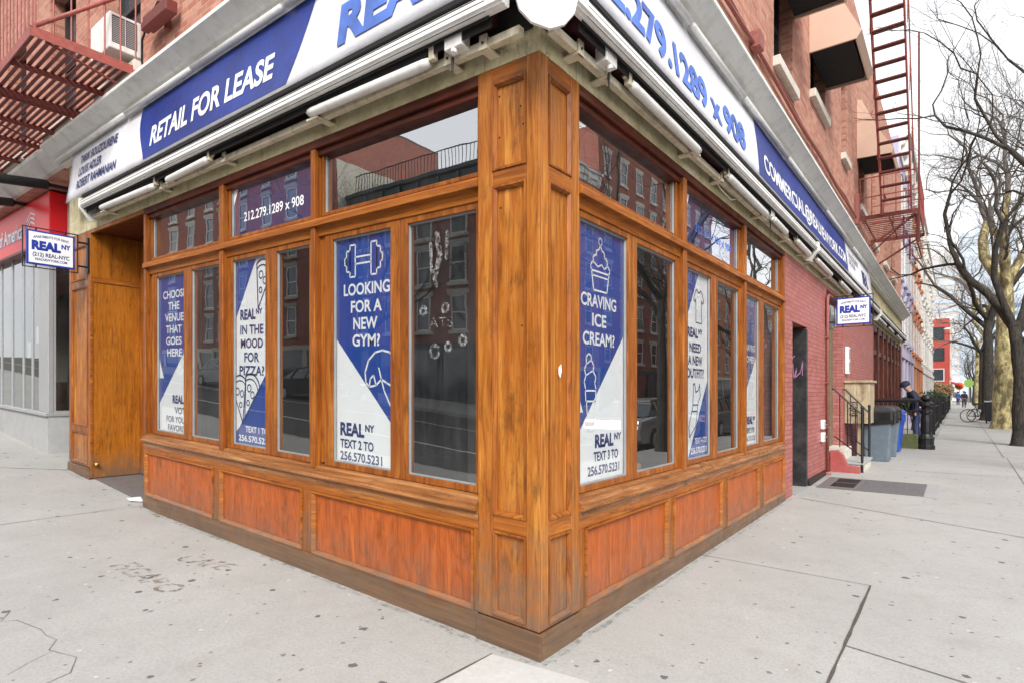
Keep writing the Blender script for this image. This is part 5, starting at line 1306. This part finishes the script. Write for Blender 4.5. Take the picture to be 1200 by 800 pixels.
house('brick_building', 'orange brick house with pale trim in the row along the pavement', Trow(-.25), 35.02, 48, 12.8, 3, 5, 'brick_orange', 'window_frame_white', 'brick_orange')
house('brick_building', 'white painted house at the far end of the row', Trow(-.3), 48.02, 72, 12.4, 3, 7, 'brick_white', 'window_frame_white', 'brick_white')
hr = house('brick_building', 'crimson red house turned towards the viewer at the end of the row', Trow(.9), 92, 112, 11.4, 3, 6, 'brick_crimson', 'window_frame_white', 'limestone', depth=9)
Tn = lambda a, w, z: Vector((a, 92 - w, z))
for f in range(3):
    for k, a in enumerate((-.55, -3.0)):
        mb = MB(); mb.frame(Tn, a - .9, a + .9, 3.2 + f * 2.7, 4.9 + f * 2.7, .12, .002, .08); w_ = mb.build('window', 'window_frame_white' if f == 0 else 'window_frame_dark', hr)
        mb = MB(); mb.box(Tn, a - .78, a + .78, .002, .02, 3.32 + f * 2.7, 4.78 + f * 2.7); mb.build('pane', 'glass_far', w_)
house('brick_building', 'salmon brick building far down the pavement behind the shop awnings', Trow(.2), 150, 190, 16, 4, 7, 'brick_salmon', group=None)
house('brick_building', 'tan brick block in the distance above the crimson house', Trow(-6), 118, 134, 19, 5, 4, 'brick_red', depth=10)
# far towers
def tower(label, x, y, sx, sy, h, mat, band):
    o = thing('tower', label, 'tower', (x, y, 0))
    MB().box(TW, x - sx / 2, x + sx / 2, y - sy / 2, y + sy / 2, -1, h).build('wall', mat, o)
    mb = MB(); z = 6
    while z < h - 2: mb.box(TW, x - sx / 2 + .5, x + sx / 2 - .5, y - sy / 2 - .15, y - sy / 2 - .01, z, z + 1.6); mb.box(TW, x + sx / 2 + .01, x + sx / 2 + .15, y - sy / 2 + .5, y + sy / 2 - .5, z, z + 1.6); z += 3.6
    mb.build('window_band', band, o)
    MB().box(TW, x - sx / 4, x + sx / 4, y - sy / 4, y + sy / 4, h + .01, h + 4).build('roof_plant', mat, o)
tower('pale glassy tower in the haze straight down the street', 14, 420, 24, 20, 92, 'tower_pale', 'tower_pale')
tower('bluer lower tower in front of the pale glassy one', 22, 330, 18, 16, 44, 'tower_pale', 'tower_blue')
tower('grey stone tower with red top floors left of the glassy tower', -6, 300, 16, 16, 58, 'tower_grey', 'tower_pale')
# across the streets
A_ = house('brick_building', 'red brick tenement with heavy dark cornice mirrored in the left fanlights', Tsouth(-17.5), -25.5, -11, 11.6, 3, 6, 'brick_red', 'window_frame_white', 'limestone', 'cornice_dark', base='cornice_dark')
mb = MB()
for k in range(60): mb.tube([Tsouth(-17.5)(-25.3 + k * .24, -.3, 11.7), Tsouth(-17.5)(-25.3 + k * .24, -.3, 13.0)], .022, 4)
mb.tube([Tsouth(-17.5)(-25.4, -.3, 13.0), Tsouth(-17.5)(-11.1, -.3, 13.0)], .03, 5)
mb.build('roof_railing', 'black_iron', A_)
B_ = house('brick_building', 'lower brick house with stuccoed wall mirrored beside the dark cornice', Tsouth(-16.6), -40, -25.6, 16.5, 5, 5, 'brick_red', 'window_frame_white', 'stucco_beige', 'roof_dark')
mb = MB(); mb.box(lambda a, b, c: Vector((a, b, c)), -25.598, -25.55, -24.5, -16.7, 9.0, 14.6); mb.build('stucco_patch', 'stucco_beige', B_)
house('brick_building', 'salmon brick house mirrored at the left end of the side street', Tsouth(-17.2), -62, -40.05, 19, 6, 7, 'brick_red')
house('brick_building', 'red brick building near the crossing, mirrored in the side-street panes', Tsouth(-17.5), -10.9, 2.5, 13.5, 4, 5, 'brick_red', base='cornice_dark')
house('brick_building', 'brownish brick block across the avenue mirrored in the first right fanlight', Tacross(18.5), 12, 34, 17, 5, 8, 'brick_salmon', ww=.95)
house('brick_building', 'tall red brick block across the avenue, mirrored in the middle panes', Tacross(18.5), 34.05, 58, 21, 6, 9, 'brick_red', base='cornice_dark')
house('brick_building', 'lower orange brick block across the avenue, mirrored near the painted wall', Tacross(18.5), 58.05, 96, 13, 3, 12, 'brick_orange')

# ------------------------------------------------------------------ bare street trees
def tree(label, x, y, seed, r0=.26, hT=3.6, bark='bark_dark', crown_bark=None, lean=(0, 0), levels=6, group='bare street trees along the kerb', limbs=None, spread=.75, L0=2.5):
    rnd = random.Random(seed); g = gz(x, y) if x < 4.3 and y < 135 else -.02
    o = thing('bare_tree', label, 'tree', (x, y, g), group)
    tk, cr = MB(), MB()
    def grow(p, d, r, L, lev):
        n = 4 if lev < 4 else 3; pts = [p.copy()]; rad = [r]; dd = d.copy(); q = p.copy(); mids = []
        wob = .16 + .05 * lev
        for i in range(n):
            dd = (dd + Vector((rnd.gauss(0, wob), rnd.gauss(0, wob), rnd.gauss(.05, wob * .8)))).normalized()
            q = q + dd * L / n; pts.append(q.copy()); rr_ = r * (1 - .34 * (i + 1) / n); rad.append(rr_); mids.append((q.copy(), dd.copy(), rr_))
        (tk if lev <= 1 else cr).tube(pts, rad, 9 if lev == 0 else 7 if lev == 1 else 5 if lev < 4 else 3, cap=False)
        if lev >= levels or r < .0035: return
        kids = [(mids[-1], .78, .84), (mids[-1], .64, .80)]
        kids += [(mids[rnd.randrange(len(mids) - 1)], .46, .72) for _ in range(1 if lev < 2 else 2)]
        for (qq, dq, rq), kr, kl in kids:
            ax_ = dq.orthogonal().normalized(); ax_.rotate(Matrix.Rotation(rnd.uniform(0, 2 * math.pi), 3, dq))
            ang = rnd.uniform(.25, .95) * spread
            nd_ = (dq * math.cos(ang) + ax_ * math.sin(ang)); nd_.z += .10; nd_.normalize()
            grow(qq, nd_, rq * kr * rnd.uniform(.85, 1.1), L * kl * rnd.uniform(.7, 1.1), lev + 1)
    p = Vector((x, y, g - .05)); pts = [p, p + Vector((0, 0, .12)), p + Vector((0, 0, .45))]; rad = [r0 * 1.55, r0 * 1.25, r0 * 1.04]
    n = 6
    for i in range(1, n + 1):
        t = i / n; pts.append(Vector((x + lean[0] * t * t + rnd.gauss(0, .02), y + lean[1] * t * t + rnd.gauss(0, .02), g + .45 + (hT - .45) * t))); rad.append(r0 * (1.04 - .40 * t))
    tk.tube(pts, rad, 14, cap=False); top = pts[-1]
    if limbs is None:
        limbs = []
        k = rnd.randint(4, 5); a0 = rnd.uniform(0, 6.28)
        for i in range(k):
            a = a0 + 6.283 * i / k; el = rnd.uniform(.75, 1.25)
            limbs.append((math.cos(a) * math.cos(el), math.sin(a) * math.cos(el), math.sin(el)))
    for i, dv in enumerate(limbs): grow(top - Vector((0, 0, .25 * (i % 3))), Vector(dv).normalized(), r0 * (.46 if i else .62), L0 * rnd.uniform(.9, 1.15), 1)
    tk.build('trunk', bark, o, smooth=True, recalc=False); cr.build('branches', crown_bark or bark, o, smooth=True, recalc=False)
    return o
t1 = tree('black-trunked bare tree nearest the camera at the right edge', 3.30, 18.7, 12, .215, 3.3, lean=(-.15, .1), limbs=[(-.42, .35, 1.0), (.2, .15, 1), (.6, -.4, .8), (.1, -.55, .95), (.3, .8, .8)], L0=2.7)
t2 = tree('bare plane tree with mottled olive and cream bark', 3.40, 28.9, 5, .40, 6.0, 'bark_plane', 'bark_grey', L0=3.2, limbs=[(-.5, .2, .9), (.4, .3, .9), (-.1, -.5, .9), (.1, .1, 1)])
t3 = tree('dark trunk of a bare tree just behind the mottled plane tree', 3.15, 38.5, 21, .29, 5.5, 'bark_dark', 'bark_grey', L0=3.2, levels=5)
t0 = tree('bare tree just outside the right edge whose twigs reach into the sky', 3.9, 11.2, 41, .15, 3.8, levels=6, L0=2.4, limbs=[(-.45, .5, .9), (.1, .8, .9), (.4, .2, .9), (.2, -.6, .8), (-.1, .2, 1)])
t4 = tree('slimmer plane tree farther along the kerb beyond the bicycles', 3.5, 52, 8, .30, 6.0, 'bark_plane', 'bark_grey', levels=5, L0=3.2)
for i, (x, y, lb) in enumerate(((3.6, 68, 'bare tree about midway along the distant kerb'), (3.6, 86, 'bare tree beyond the street lamp'), (3.6, 108, 'most distant bare tree on the near kerb'), (14.2, 22, 'bare tree across the avenue mirrored in the first right panes'), (14.2, 37, 'bare tree across the avenue mirrored in the middle right panes'), (14.2, 54, 'bare tree across the avenue mirrored near the painted wall'), (14.2, 80, 'distant bare tree across the avenue'), (-.5, 116, 'bare tree standing at the crossing by the shop awnings'), (3.4, 128, 'last bare tree before the far crossing'))):
    dup((t3, t4, t1)[i % 3], (x, y, gz(3, y) if y < 130 else .07), lb, rotz=1.1 + i * 2.1)
dup(t1, (-19, -13.9, tz(-19, -13.9) + .1), 'bare tree across the side street mirrored in the left fanlight', rotz=.7)

# ------------------------------------------------------------------ bicycles, lamp, boxes on the far pavement
def torus(mb, c, ax_u, ax_v, r, t, n=24, k=6):
    mb.tube([c + ax_u * r * math.cos(2 * math.pi * i / n) + ax_v * r * math.sin(2 * math.pi * i / n) for i in range(n + 1)], t, k, cap=False)
def bicycle(x, y, rz, label):
    g = gz(x, y); o = thing('bicycle', label, 'bicycle', (x, y, g), 'bicycles locked by the trees')
    c, s_ = math.cos(rz), math.sin(rz)
    P = lambda a, b, z: Vector((x + a * c - b * s_, y + a * s_ + b * c, g + z))
    U = Vector((c, s_, 0)); Z = Vector((0, 0, 1))
    for a in (-.52, .52):
        mb = MB(); torus(mb, P(a, 0, .34), U, Z, .32, .02); w_ = mb.build('wheel', 'rubber', o, smooth=True)
        mb = MB()
        for k in range(12): q = 2 * math.pi * k / 12; mb.tube([P(a, 0, .34), P(a, 0, .34) + U * .31 * math.cos(q) + Z * .31 * math.sin(q)], .003, 3)
        torus(mb, P(a, 0, .34), U, Z, .30, .008, 20, 4); mb.build('rim', 'grey_metal', w_)
    mb = MB()
    for p, q in (((-.52, 0, .34), (-.08, 0, .30)), ((-.08, 0, .30), (-.2, 0, .86)), ((-.52, 0, .34), (-.19, 0, .80)), ((-.08, 0, .30), (.36, 0, .78)), ((-.18, 0, .80), (.35, 0, .86)), ((.52, 0, .34), (.33, 0, .98))): mb.tube([P(*p), P(*q)], .018, 6)
    mb.build('frame', 'black_iron', o)
    mb = MB(); mb.tube([P(.25, -.28, 1.03), P(.36, -.15, 1.0), P(.34, 0, 1.0), P(.36, .15, 1.0), P(.25, .28, 1.03)], .013, 6); mb.build('handlebar', 'black_iron', o)
    mb = MB(); mb.tube([P(-.32, 0, .93), P(-.2, 0, .94), P(-.02, 0, .92)], [.07, .06, .02], 8); mb.build('saddle', 'rubber', o)
    return o
bicycle(2.75, 35.2, .25, 'bicycle leaning nearest the pavement, handlebar towards the trees')
bicycle(2.95, 36.3, .5, 'second bicycle standing close behind the first one')
for x, y, w, h, lb, mt in ((3.15, 34.5, .5, 1.05, 'black newspaper box behind the mottled plane tree', 'black_iron'), (3.3, 31.8, .45, 1.1, 'dark litter basket between plane tree and bicycles', 'bin_black')):
    g = gz(x, y); o = thing('street_box', lb, 'street box', (x, y, g))
    MB().box(TW, x - w / 2, x + w / 2, y - w / 2, y + w / 2, g + .12, g + h).build('casing', mt, o, bevel=.03)
    mb = MB(); mb.box(TW, x - w / 2 - .03, x + w / 2 + .03, y - w / 2 - .03, y + w / 2 + .03, g + h + .003, g + h + .06); mb.build('lid', 'grey_metal', o, bevel=.01)
    mb = MB()
    for a in (-.18, .18):
        for b in (-.18, .18): mb.box(TW, x + a - .03, x + a + .03, y + b - .03, y + b + .03, g, g + .118)
    sep(mb, 'leg', mt, o)
lp = thing('street_lamp', 'pale steel street lamp with long curved arm far along the kerb', 'street lamp', (3.9, 76, .07))
mb = MB(); mb.tube([(3.9, 76, .05), (3.9, 76, .6), (3.9, 76, 7.2)], [.16, .12, .08], 10); mb.build('pole', 'grey_metal', lp, smooth=True)
mb = MB(); mb.tube([(3.9, 76, 7.2), (3.5, 75.9, 7.9), (2.4, 75.8, 8.5), (1.2, 75.7, 8.6)], .05, 8); mb.build('arm', 'grey_metal', lp, smooth=True)
mb = MB(); mb.tube([(1.2, 75.7, 8.58), (.9, 75.7, 8.55), (.55, 75.7, 8.53)], [.06, .16, .06], 10); mb.build('lamp_head', 'white_enamel', lp, smooth=True)
def street_sign(x, y, z, mat, label):
    o = thing('street_sign', label, 'sign', (x, y, .07), None)
    mb = MB(); mb.tube([(x, y, .05), (x, y, z)], .04, 6); mb.build('pole', 'grey_metal', o)
    mb = MB(); mb.slab([Vector((x + .55 * math.cos(a * math.pi / 4 + .39), y - .06, z + .55 * math.sin(a * math.pi / 4 + .39))) for a in range(8)], (0, .03, 0)); mb.build('plate', mat, o)
street_sign(2.9, 95, 3.0, 'sign_green', 'round yellow-green sign seen small down the pavement')
street_sign(1.9, 100, 2.7, 'sign_orange', 'orange construction sign seen small beside the green one')
def shop_awning(y, w, mat, label):
    o = thing('shop_awning', label, 'awning', (1.3, y, 2.8), 'small shop awnings in the distance')
    mb = MB(); mb.prism(TR, [(.92, 3.3), (.92, 3.2), (2.1, 2.6), (2.2, 2.6), (2.2, 2.8)], y, y + w); mb.build('canopy', mat, o)
    mb = MB(); mb.prism(TR, [(2.205, 2.8), (2.205, 2.45), (2.225, 2.45), (2.225, 2.8)], y, y + w); mb.build('valance', mat, o)
shop_awning(94, 4, 'bank_red', 'small dark red shop awning on the crimson house')
shop_awning(99, 4, 'shop_blue', 'small blue shop awning beyond the red one')
shop_awning(104, 5, 'white_sheet', 'small white shop awning farthest along the crimson house')

# front-yard fences and planting along the row
def yard_fence(y0, y1, label):
    o = thing('iron_fence', label, 'fence', (1.25, (y0 + y1) / 2, .07), 'low black front-yard fences')
    mb = MB()
    for z in (.3, 1.0): mb.tube([(1.2, y0, .07 + z), (1.2, y1, .07 + z)], .02, 5)
    mb.build('rail', 'black_iron', o)
    mb = MB(); n = int((y1 - y0) / .16)
    for k in range(n + 1): y = y0 + (y1 - y0) * k / n; mb.tube([(1.2, y, .07), (1.2, y, 1.2)], .011, 4)
    mb.build('picket', 'black_iron', o)
    mb = MB()
    for y in (y0, y1): mb.box(TW, 1.14, 1.26, y - .06, y + .06, .05, 1.35)
    sep(mb, 'post', 'black_iron', o)
    mb = MB(); mb.box(TW, 1.08, 1.32, y0 - .1, y1 + .1, .0, .14); mb.build('kerb', 'granite_curb', o)
yard_fence(21.5, 27, 'nearest low black fence beyond the man in navy')
yard_fence(31, 37, 'second low black fence in front of the lilac house')
yard_fence(41, 50, 'low black fence in front of the orange brick house')
yard_fence(54, 64, 'farthest low black fence in front of the white house')
def shrub(x, y, r, h, mat, label, seed, n=900, leaf=.09, group=None):
    rnd = random.Random(seed); o = thing('shrub', label, 'shrub', (x, y, .07), group)
    mb = MB()
    lobes = [(Vector((rnd.uniform(-.5, .5) * r, rnd.uniform(-.5, .5) * r, rnd.uniform(.45, .85) * h)), rnd.uniform(.45, .7)) for _ in range(6)]
    for _ in range(n):
        c, k = rnd.choice(lobes); d = Vector((rnd.gauss(0, 1), rnd.gauss(0, 1), rnd.gauss(0, 1))).normalized() * (k * rnd.uniform(.5, 1.05))
        p = Vector((x, y, .07)) + c + Vector((d.x * r, d.y * r, d.z * h * .45)); a = Vector((rnd.gauss(0, 1), rnd.gauss(0, 1), rnd.gauss(0, 1))).normalized(); b = a.orthogonal().normalized()
        mb.add([p + a * leaf, p + b * leaf * .5, p - a * leaf, p - b * leaf * .5], [(0, 1, 2, 3)])
    mb.build('foliage', mat, o, recalc=False)
    mb = MB()
    for k in range(5): mb.tube([(x + rnd.uniform(-.1, .1), y + rnd.uniform(-.1, .1), .05), (x + rnd.uniform(-.4, .4) * r, y + rnd.uniform(-.4, .4) * r, h * .7)], .015, 4)
    mb.build('stem', 'bark_dark', o)
shrub(.45, 25.6, .4, 1.3, 'hedge_green', 'small dark green shrub in the yard behind the nearest fence', 1)
shrub(.6, 33, .6, 1.5, 'hedge_green', 'dark green shrub in front of the lilac house', 2)
shrub(.7, 45, .7, 1.6, 'hedge_green', 'dark green shrub in front of the orange house', 3)
shrub(.3, 84, 1.3, 2.7, 'hedge_dry', 'tall dry brown hedge in front of the crimson house', 4, n=2200, leaf=.16)

# ------------------------------------------------------------------ cars
def car(x, y, rz, paint, label, z=None, group='cars parked along the kerbs', van=False):
    g = tz(x, y) + .004 if z is None else z
    o = thing('parked_car', label, 'car', (x, y, g), group)
    c, s_ = math.cos(rz), math.sin(rz)
    P = lambda a, b, h: Vector((x + a * c - b * s_, y + a * s_ + b * c, g + h))
    H = 1.0 if not van else 1.5
    prof = [(-2.2, .35), (-2.25, .62), (-2.15, .86), (-1.5, .95), (-.95, .97), (.85, .95), (1.75, .84), (2.18, .68), (2.22, .42), (2.1, .25), (-2.1, .25)]
    top = [(-1.65, .95), (-1.0, 1.38), (-.1, 1.46), (.35, 1.40), (1.0, .95)] if not van else [(-2.15, .95), (-2.05, 2.05), (-.1, 2.15), (1.0, 2.05), (1.6, .95)]
    def loft(sec):
        mb = MB(); n = len(sec[0]); vs = [P(*q) for r_ in sec for q in r_]
        mb.add(vs, [(i * n + k, i * n + (k + 1) % n, (i + 1) * n + (k + 1) % n, (i + 1) * n + k) for i in range(len(sec) - 1) for k in range(n)] + [tuple(range(n)), tuple(range((len(sec) - 1) * n, len(sec) * n))[::-1]]); return mb
    secs = [[(a * k, b, .25 + (h - .25) * q) for a, h in prof] for b, k, q in ((-.88, .95, .86), (-.90, .985, .95), (-.82, 1, 1), (.82, 1, 1), (.90, .985, .95), (.88, .95, .86))]
    body = loft(secs).build('body', paint, o, smooth=False, bevel=.03)
    t_ = loft([[(a * .93, b, h if h < 1 else h - dz) for a, h in top] for b, dz in ((-.80, .5), (-.66, .05), (-.5, 0), (.5, 0), (.66, .05), (.80, .5))])
    loft([[(a, -.82 + .0, .951) if h < 1 else (a * .97, -.62, h - .05) for a, h in top], [(a, .82, .951) if h < 1 else (a * .97, .62, h - .05) for a, h in top]]).build('greenhouse', 'glass_far', o, bevel=.02)
    rf = [q for q in top if q[1] > 1]
    loft([[(a * .97, -.58, h - .04) for a, h in rf] + [(a * .97, -.58, h - .01) for a, h in reversed(rf)], [(a * .97, .58, h - .04) for a, h in rf] + [(a * .97, .58, h + .01) for a, h in reversed(rf)]]).build('roof', paint, o)
    mb = MB()
    for sg in (-1, 1):
        for i in range(len(top) - 1 if not van else 0):
            pass
        for a in (-.95, -.02, .35) if not van else (-1, .3):
            mb.tube([P(a * .97, sg * .83, .95), P(a * .9, sg * .635, 1.36 if not van else 2.0)], .03, 5)
    sep(mb, 'pillar', paint, o)
    for a in (-1.38, 1.38):
        for sg in (-1, 1):
            mb = MB(); mb.tube([P(a, sg * .70, .32), P(a, sg * .74, .32), P(a, sg * .89, .32), P(a, sg * .915, .32)], [.29, .325, .325, .29], 20); w_ = sep(mb, 'wheel', 'rubber', o)[0]
            mb = MB(); mb.tube([P(a, sg * .90, .32), P(a, sg * .925, .32)], [.21, .19], 16); mb.build('rim', 'grey_metal', w_)
    for sg in (-1, 1):
        mb = MB(); mb.box(P, 2.0, 2.19, sg * .62 - .16, sg * .62 + .16, .58, .70); mb.build('headlight', 'sign_white', o, bevel=.02)
        mb = MB(); mb.box(P, -2.235, -2.1, sg * .66 - .14, sg * .66 + .14, .66, .80); mb.build('tail_light', 'lens_red', o, bevel=.02)
        mb = MB(); mb.box(P, .62, .80, sg * .98 - .08, sg * .98 + .08, .95, 1.06); mb.build('mirror', paint, o, bevel=.02)
    return o
car(5.45, 13.6, R(90), 'car_silver', 'silver car parked at the near kerb, mirrored in the second right pane')
car(5.45, 19.2, R(90), 'car_dark', 'dark car parked behind the silver one at the near kerb')
car(5.45, 25.2, R(90), 'car_dark', 'dark car third from the corner at the near kerb')
car(5.5, 31.5, R(90), 'car_white', 'white car parked at the near kerb level with the plane tree')
car(5.5, 66, R(90), 'car_silver', 'silver car parked far along the near kerb')
car(-20, -11.9, R(0), 'car_dark', 'dark car parked across the side street, mirrored in the left panes')
car(-28, -11.9, R(0), 'car_silver', 'silver car parked across the side street beyond the dark one')
car(.4, 141, R(10), 'car_white', 'small white van crossing at the far end of the pavement', van=True, group=None)
car(-4.2, 139, R(0), 'car_dark', 'dark car at the far crossing, left of the white van', group=None)

# ------------------------------------------------------------------ people
def skin_mesh(name, joints, bones, mat, parent, sub=2, root=0):
    me = bpy.data.meshes.new(name); off = parent_loc(parent)
    me.from_pydata([Vector(j[0]) - off for j in joints], bones, []); me.materials.append(M[mat])
    o = bpy.data.objects.new(name, me); COL.objects.link(o); o.parent = parent
    o.modifiers.new('skin', 'SKIN').use_smooth_shade = True
    lay = me.skin_vertices[0] if me.skin_vertices else None
    if lay is None: lay = me.attributes and me.skin_vertices.new() if hasattr(me.skin_vertices, 'new') else None
    for v, j in zip(lay.data, joints):
        r = j[1]; v.radius = r if isinstance(r, tuple) else (r, r); v.use_root = False
    lay.data[root].use_root = True
    ss = o.modifiers.new('sub', 'SUBSURF'); ss.levels = sub; ss.render_levels = sub
    return o
def person(x, y, face, label, bend=0.0, jacket='jacket_navy', trousers='jeans', cap=True, stride=.16, h=1.76, group=None):
    g = gz(x, y) if y < 135 else -.02; o = thing('person', label, 'person', (x, y, g), group)
    c, s_ = math.cos(face), math.sin(face); k = h / 1.76
    P = lambda f, l, z: Vector((x + (f * c - l * s_) * k, y + (f * s_ + l * c) * k, g + z * k))
    cb, sb_ = math.cos(bend), math.sin(bend)
    T_ = lambda f, l, z: P(f * cb + (z - .95) * sb_ - .12 * sb_, l, .95 - f * sb_ + (z - .95) * cb)      # upper body bends at the hip
    aw = .10 + .25 * sb_
    J = [(P(-.08 * sb_, 0, .95), (.13, .12)), (T_(0, 0, 1.18), (.14, .11)), (T_(0, 0, 1.38), (.15, .11)), (T_(.01, 0, 1.50), .058), (T_(.03, 0, 1.60), (.088, .098)), (T_(.03, 0, 1.70), (.085, .095)),
         (T_(0, .19, 1.42), .055), (T_(.03, .25, 1.15), .043), (T_(.22 * sb_ + .10, .22, .93), .032), (T_(.26 * sb_ + .12, .21, .84), .028),
         (T_(0, -.19, 1.42), .055), (T_(.03, -.25, 1.15), .043), (T_(.22 * sb_ + .10, -.22, .93), .032), (T_(.26 * sb_ + .12, -.21, .84), .028),
         (P(-.06 * sb_, .10, .88), .085), (P(.05 + stride * .3, .10, .50), .058), (P(-.03 + stride, .10, .09), .040), (P(.12 + stride, .11, .05), .034),
         (P(-.06 * sb_, -.10, .88), .085), (P(.05 - stride * .3, -.10, .50), .058), (P(-.05 - stride, -.10, .09), .040), (P(.10 - stride, -.11, .05), .034)]
    Bn = [(0, 1), (1, 2), (2, 3), (3, 4), (4, 5), (2, 6), (6, 7), (7, 8), (8, 9), (2, 10), (10, 11), (11, 12), (12, 13), (0, 14), (14, 15), (15, 16), (16, 17), (0, 18), (18, 19), (19, 20), (20, 21)]
    skin_mesh('body', J, Bn, 'skin', o)
    ex = lambda idx, m_: [(J[i][0], tuple(v + m_ for v in (J[i][1] if isinstance(J[i][1], tuple) else (J[i][1],) * 2))) for i in idx]
    jk = ex([0, 1, 2, 6, 7, 8, 10, 11, 12, 3], .035)
    skin_mesh('jacket', jk, [(0, 1), (1, 2), (2, 3), (3, 4), (4, 5), (2, 6), (6, 7), (7, 8), (2, 9)], jacket, o)
    tr = ex([0, 14, 15, 16, 18, 19, 20], .022)
    skin_mesh('trousers', tr, [(0, 1), (1, 2), (2, 3), (0, 4), (4, 5), (5, 6)], trousers, o)
    for i, j in ((16, 17), (20, 21)):
        mb = MB(); a, b = J[i][0], J[j][0]; d = (b - a); d.z = 0; d.normalize(); a = Vector((a.x, a.y, g + .05)) - d * .07
        mb.tube([a, a + d * .06, a + d * .20, a + d * .30], [.03, .055, .055, .03], 10); mb.build('shoe', 'shoe', o, smooth=True)
    hd = T_(.03, 0, 1.66); upv = (T_(.03, 0, 1.8) - T_(.03, 0, 1.6)).normalized(); fw = (T_(.3, 0, 1.66) - T_(.03, 0, 1.66)).normalized(); sd_ = upv.cross(fw)
    if True:
        mb = MB(); rings = [(.118, -.01), (.122, .04), (.105, .10), (.06, .135), (.01, .145)]; n = 16
        vs = [hd + upv * (z + .02) * k + (fw * math.cos(2 * math.pi * q / n) * 1.08 + sd_ * math.sin(2 * math.pi * q / n) * .92) * r * k for r, z in rings for q in range(n)]
        mb.add(vs, [(i * n + q, i * n + (q + 1) % n, (i + 1) * n + (q + 1) % n, (i + 1) * n + q) for i in range(len(rings) - 1) for q in range(n)] + [tuple(range(n - 1, -1, -1)), tuple(range((len(rings) - 1) * n, len(rings) * n))])
        if cap:
            q0 = hd + upv * .035 + fw * .10
            mb.slab([q0 - sd_ * .085, q0 - sd_ * .07 + fw * .08, q0 + fw * .11, q0 + sd_ * .07 + fw * .08, q0 + sd_ * .085], upv * .012)
        mb.build('cap' if cap else 'hair', 'cap_navy' if cap else 'bark_dark', o, smooth=False)
    return o
person(.93, 18.3, R(195), 'man in navy jacket and cap bending forward by the black newel post', bend=.45, stride=.08, h=1.86)
person(2.3, 78, R(-90), 'distant pedestrian in dark coat walking down the pavement', jacket='jacket_navy', trousers='window_frame_dark', cap=False)
person(1.75, 96, R(-90), 'tiny distant pedestrian in blue by the shop awnings', jacket='shop_blue', trousers='jeans', cap=False)
person(2.6, 104, R(90), 'tiny distant pedestrian in grey walking away near the far crossing', jacket='bin_grey', trousers='window_frame_dark', cap=False)
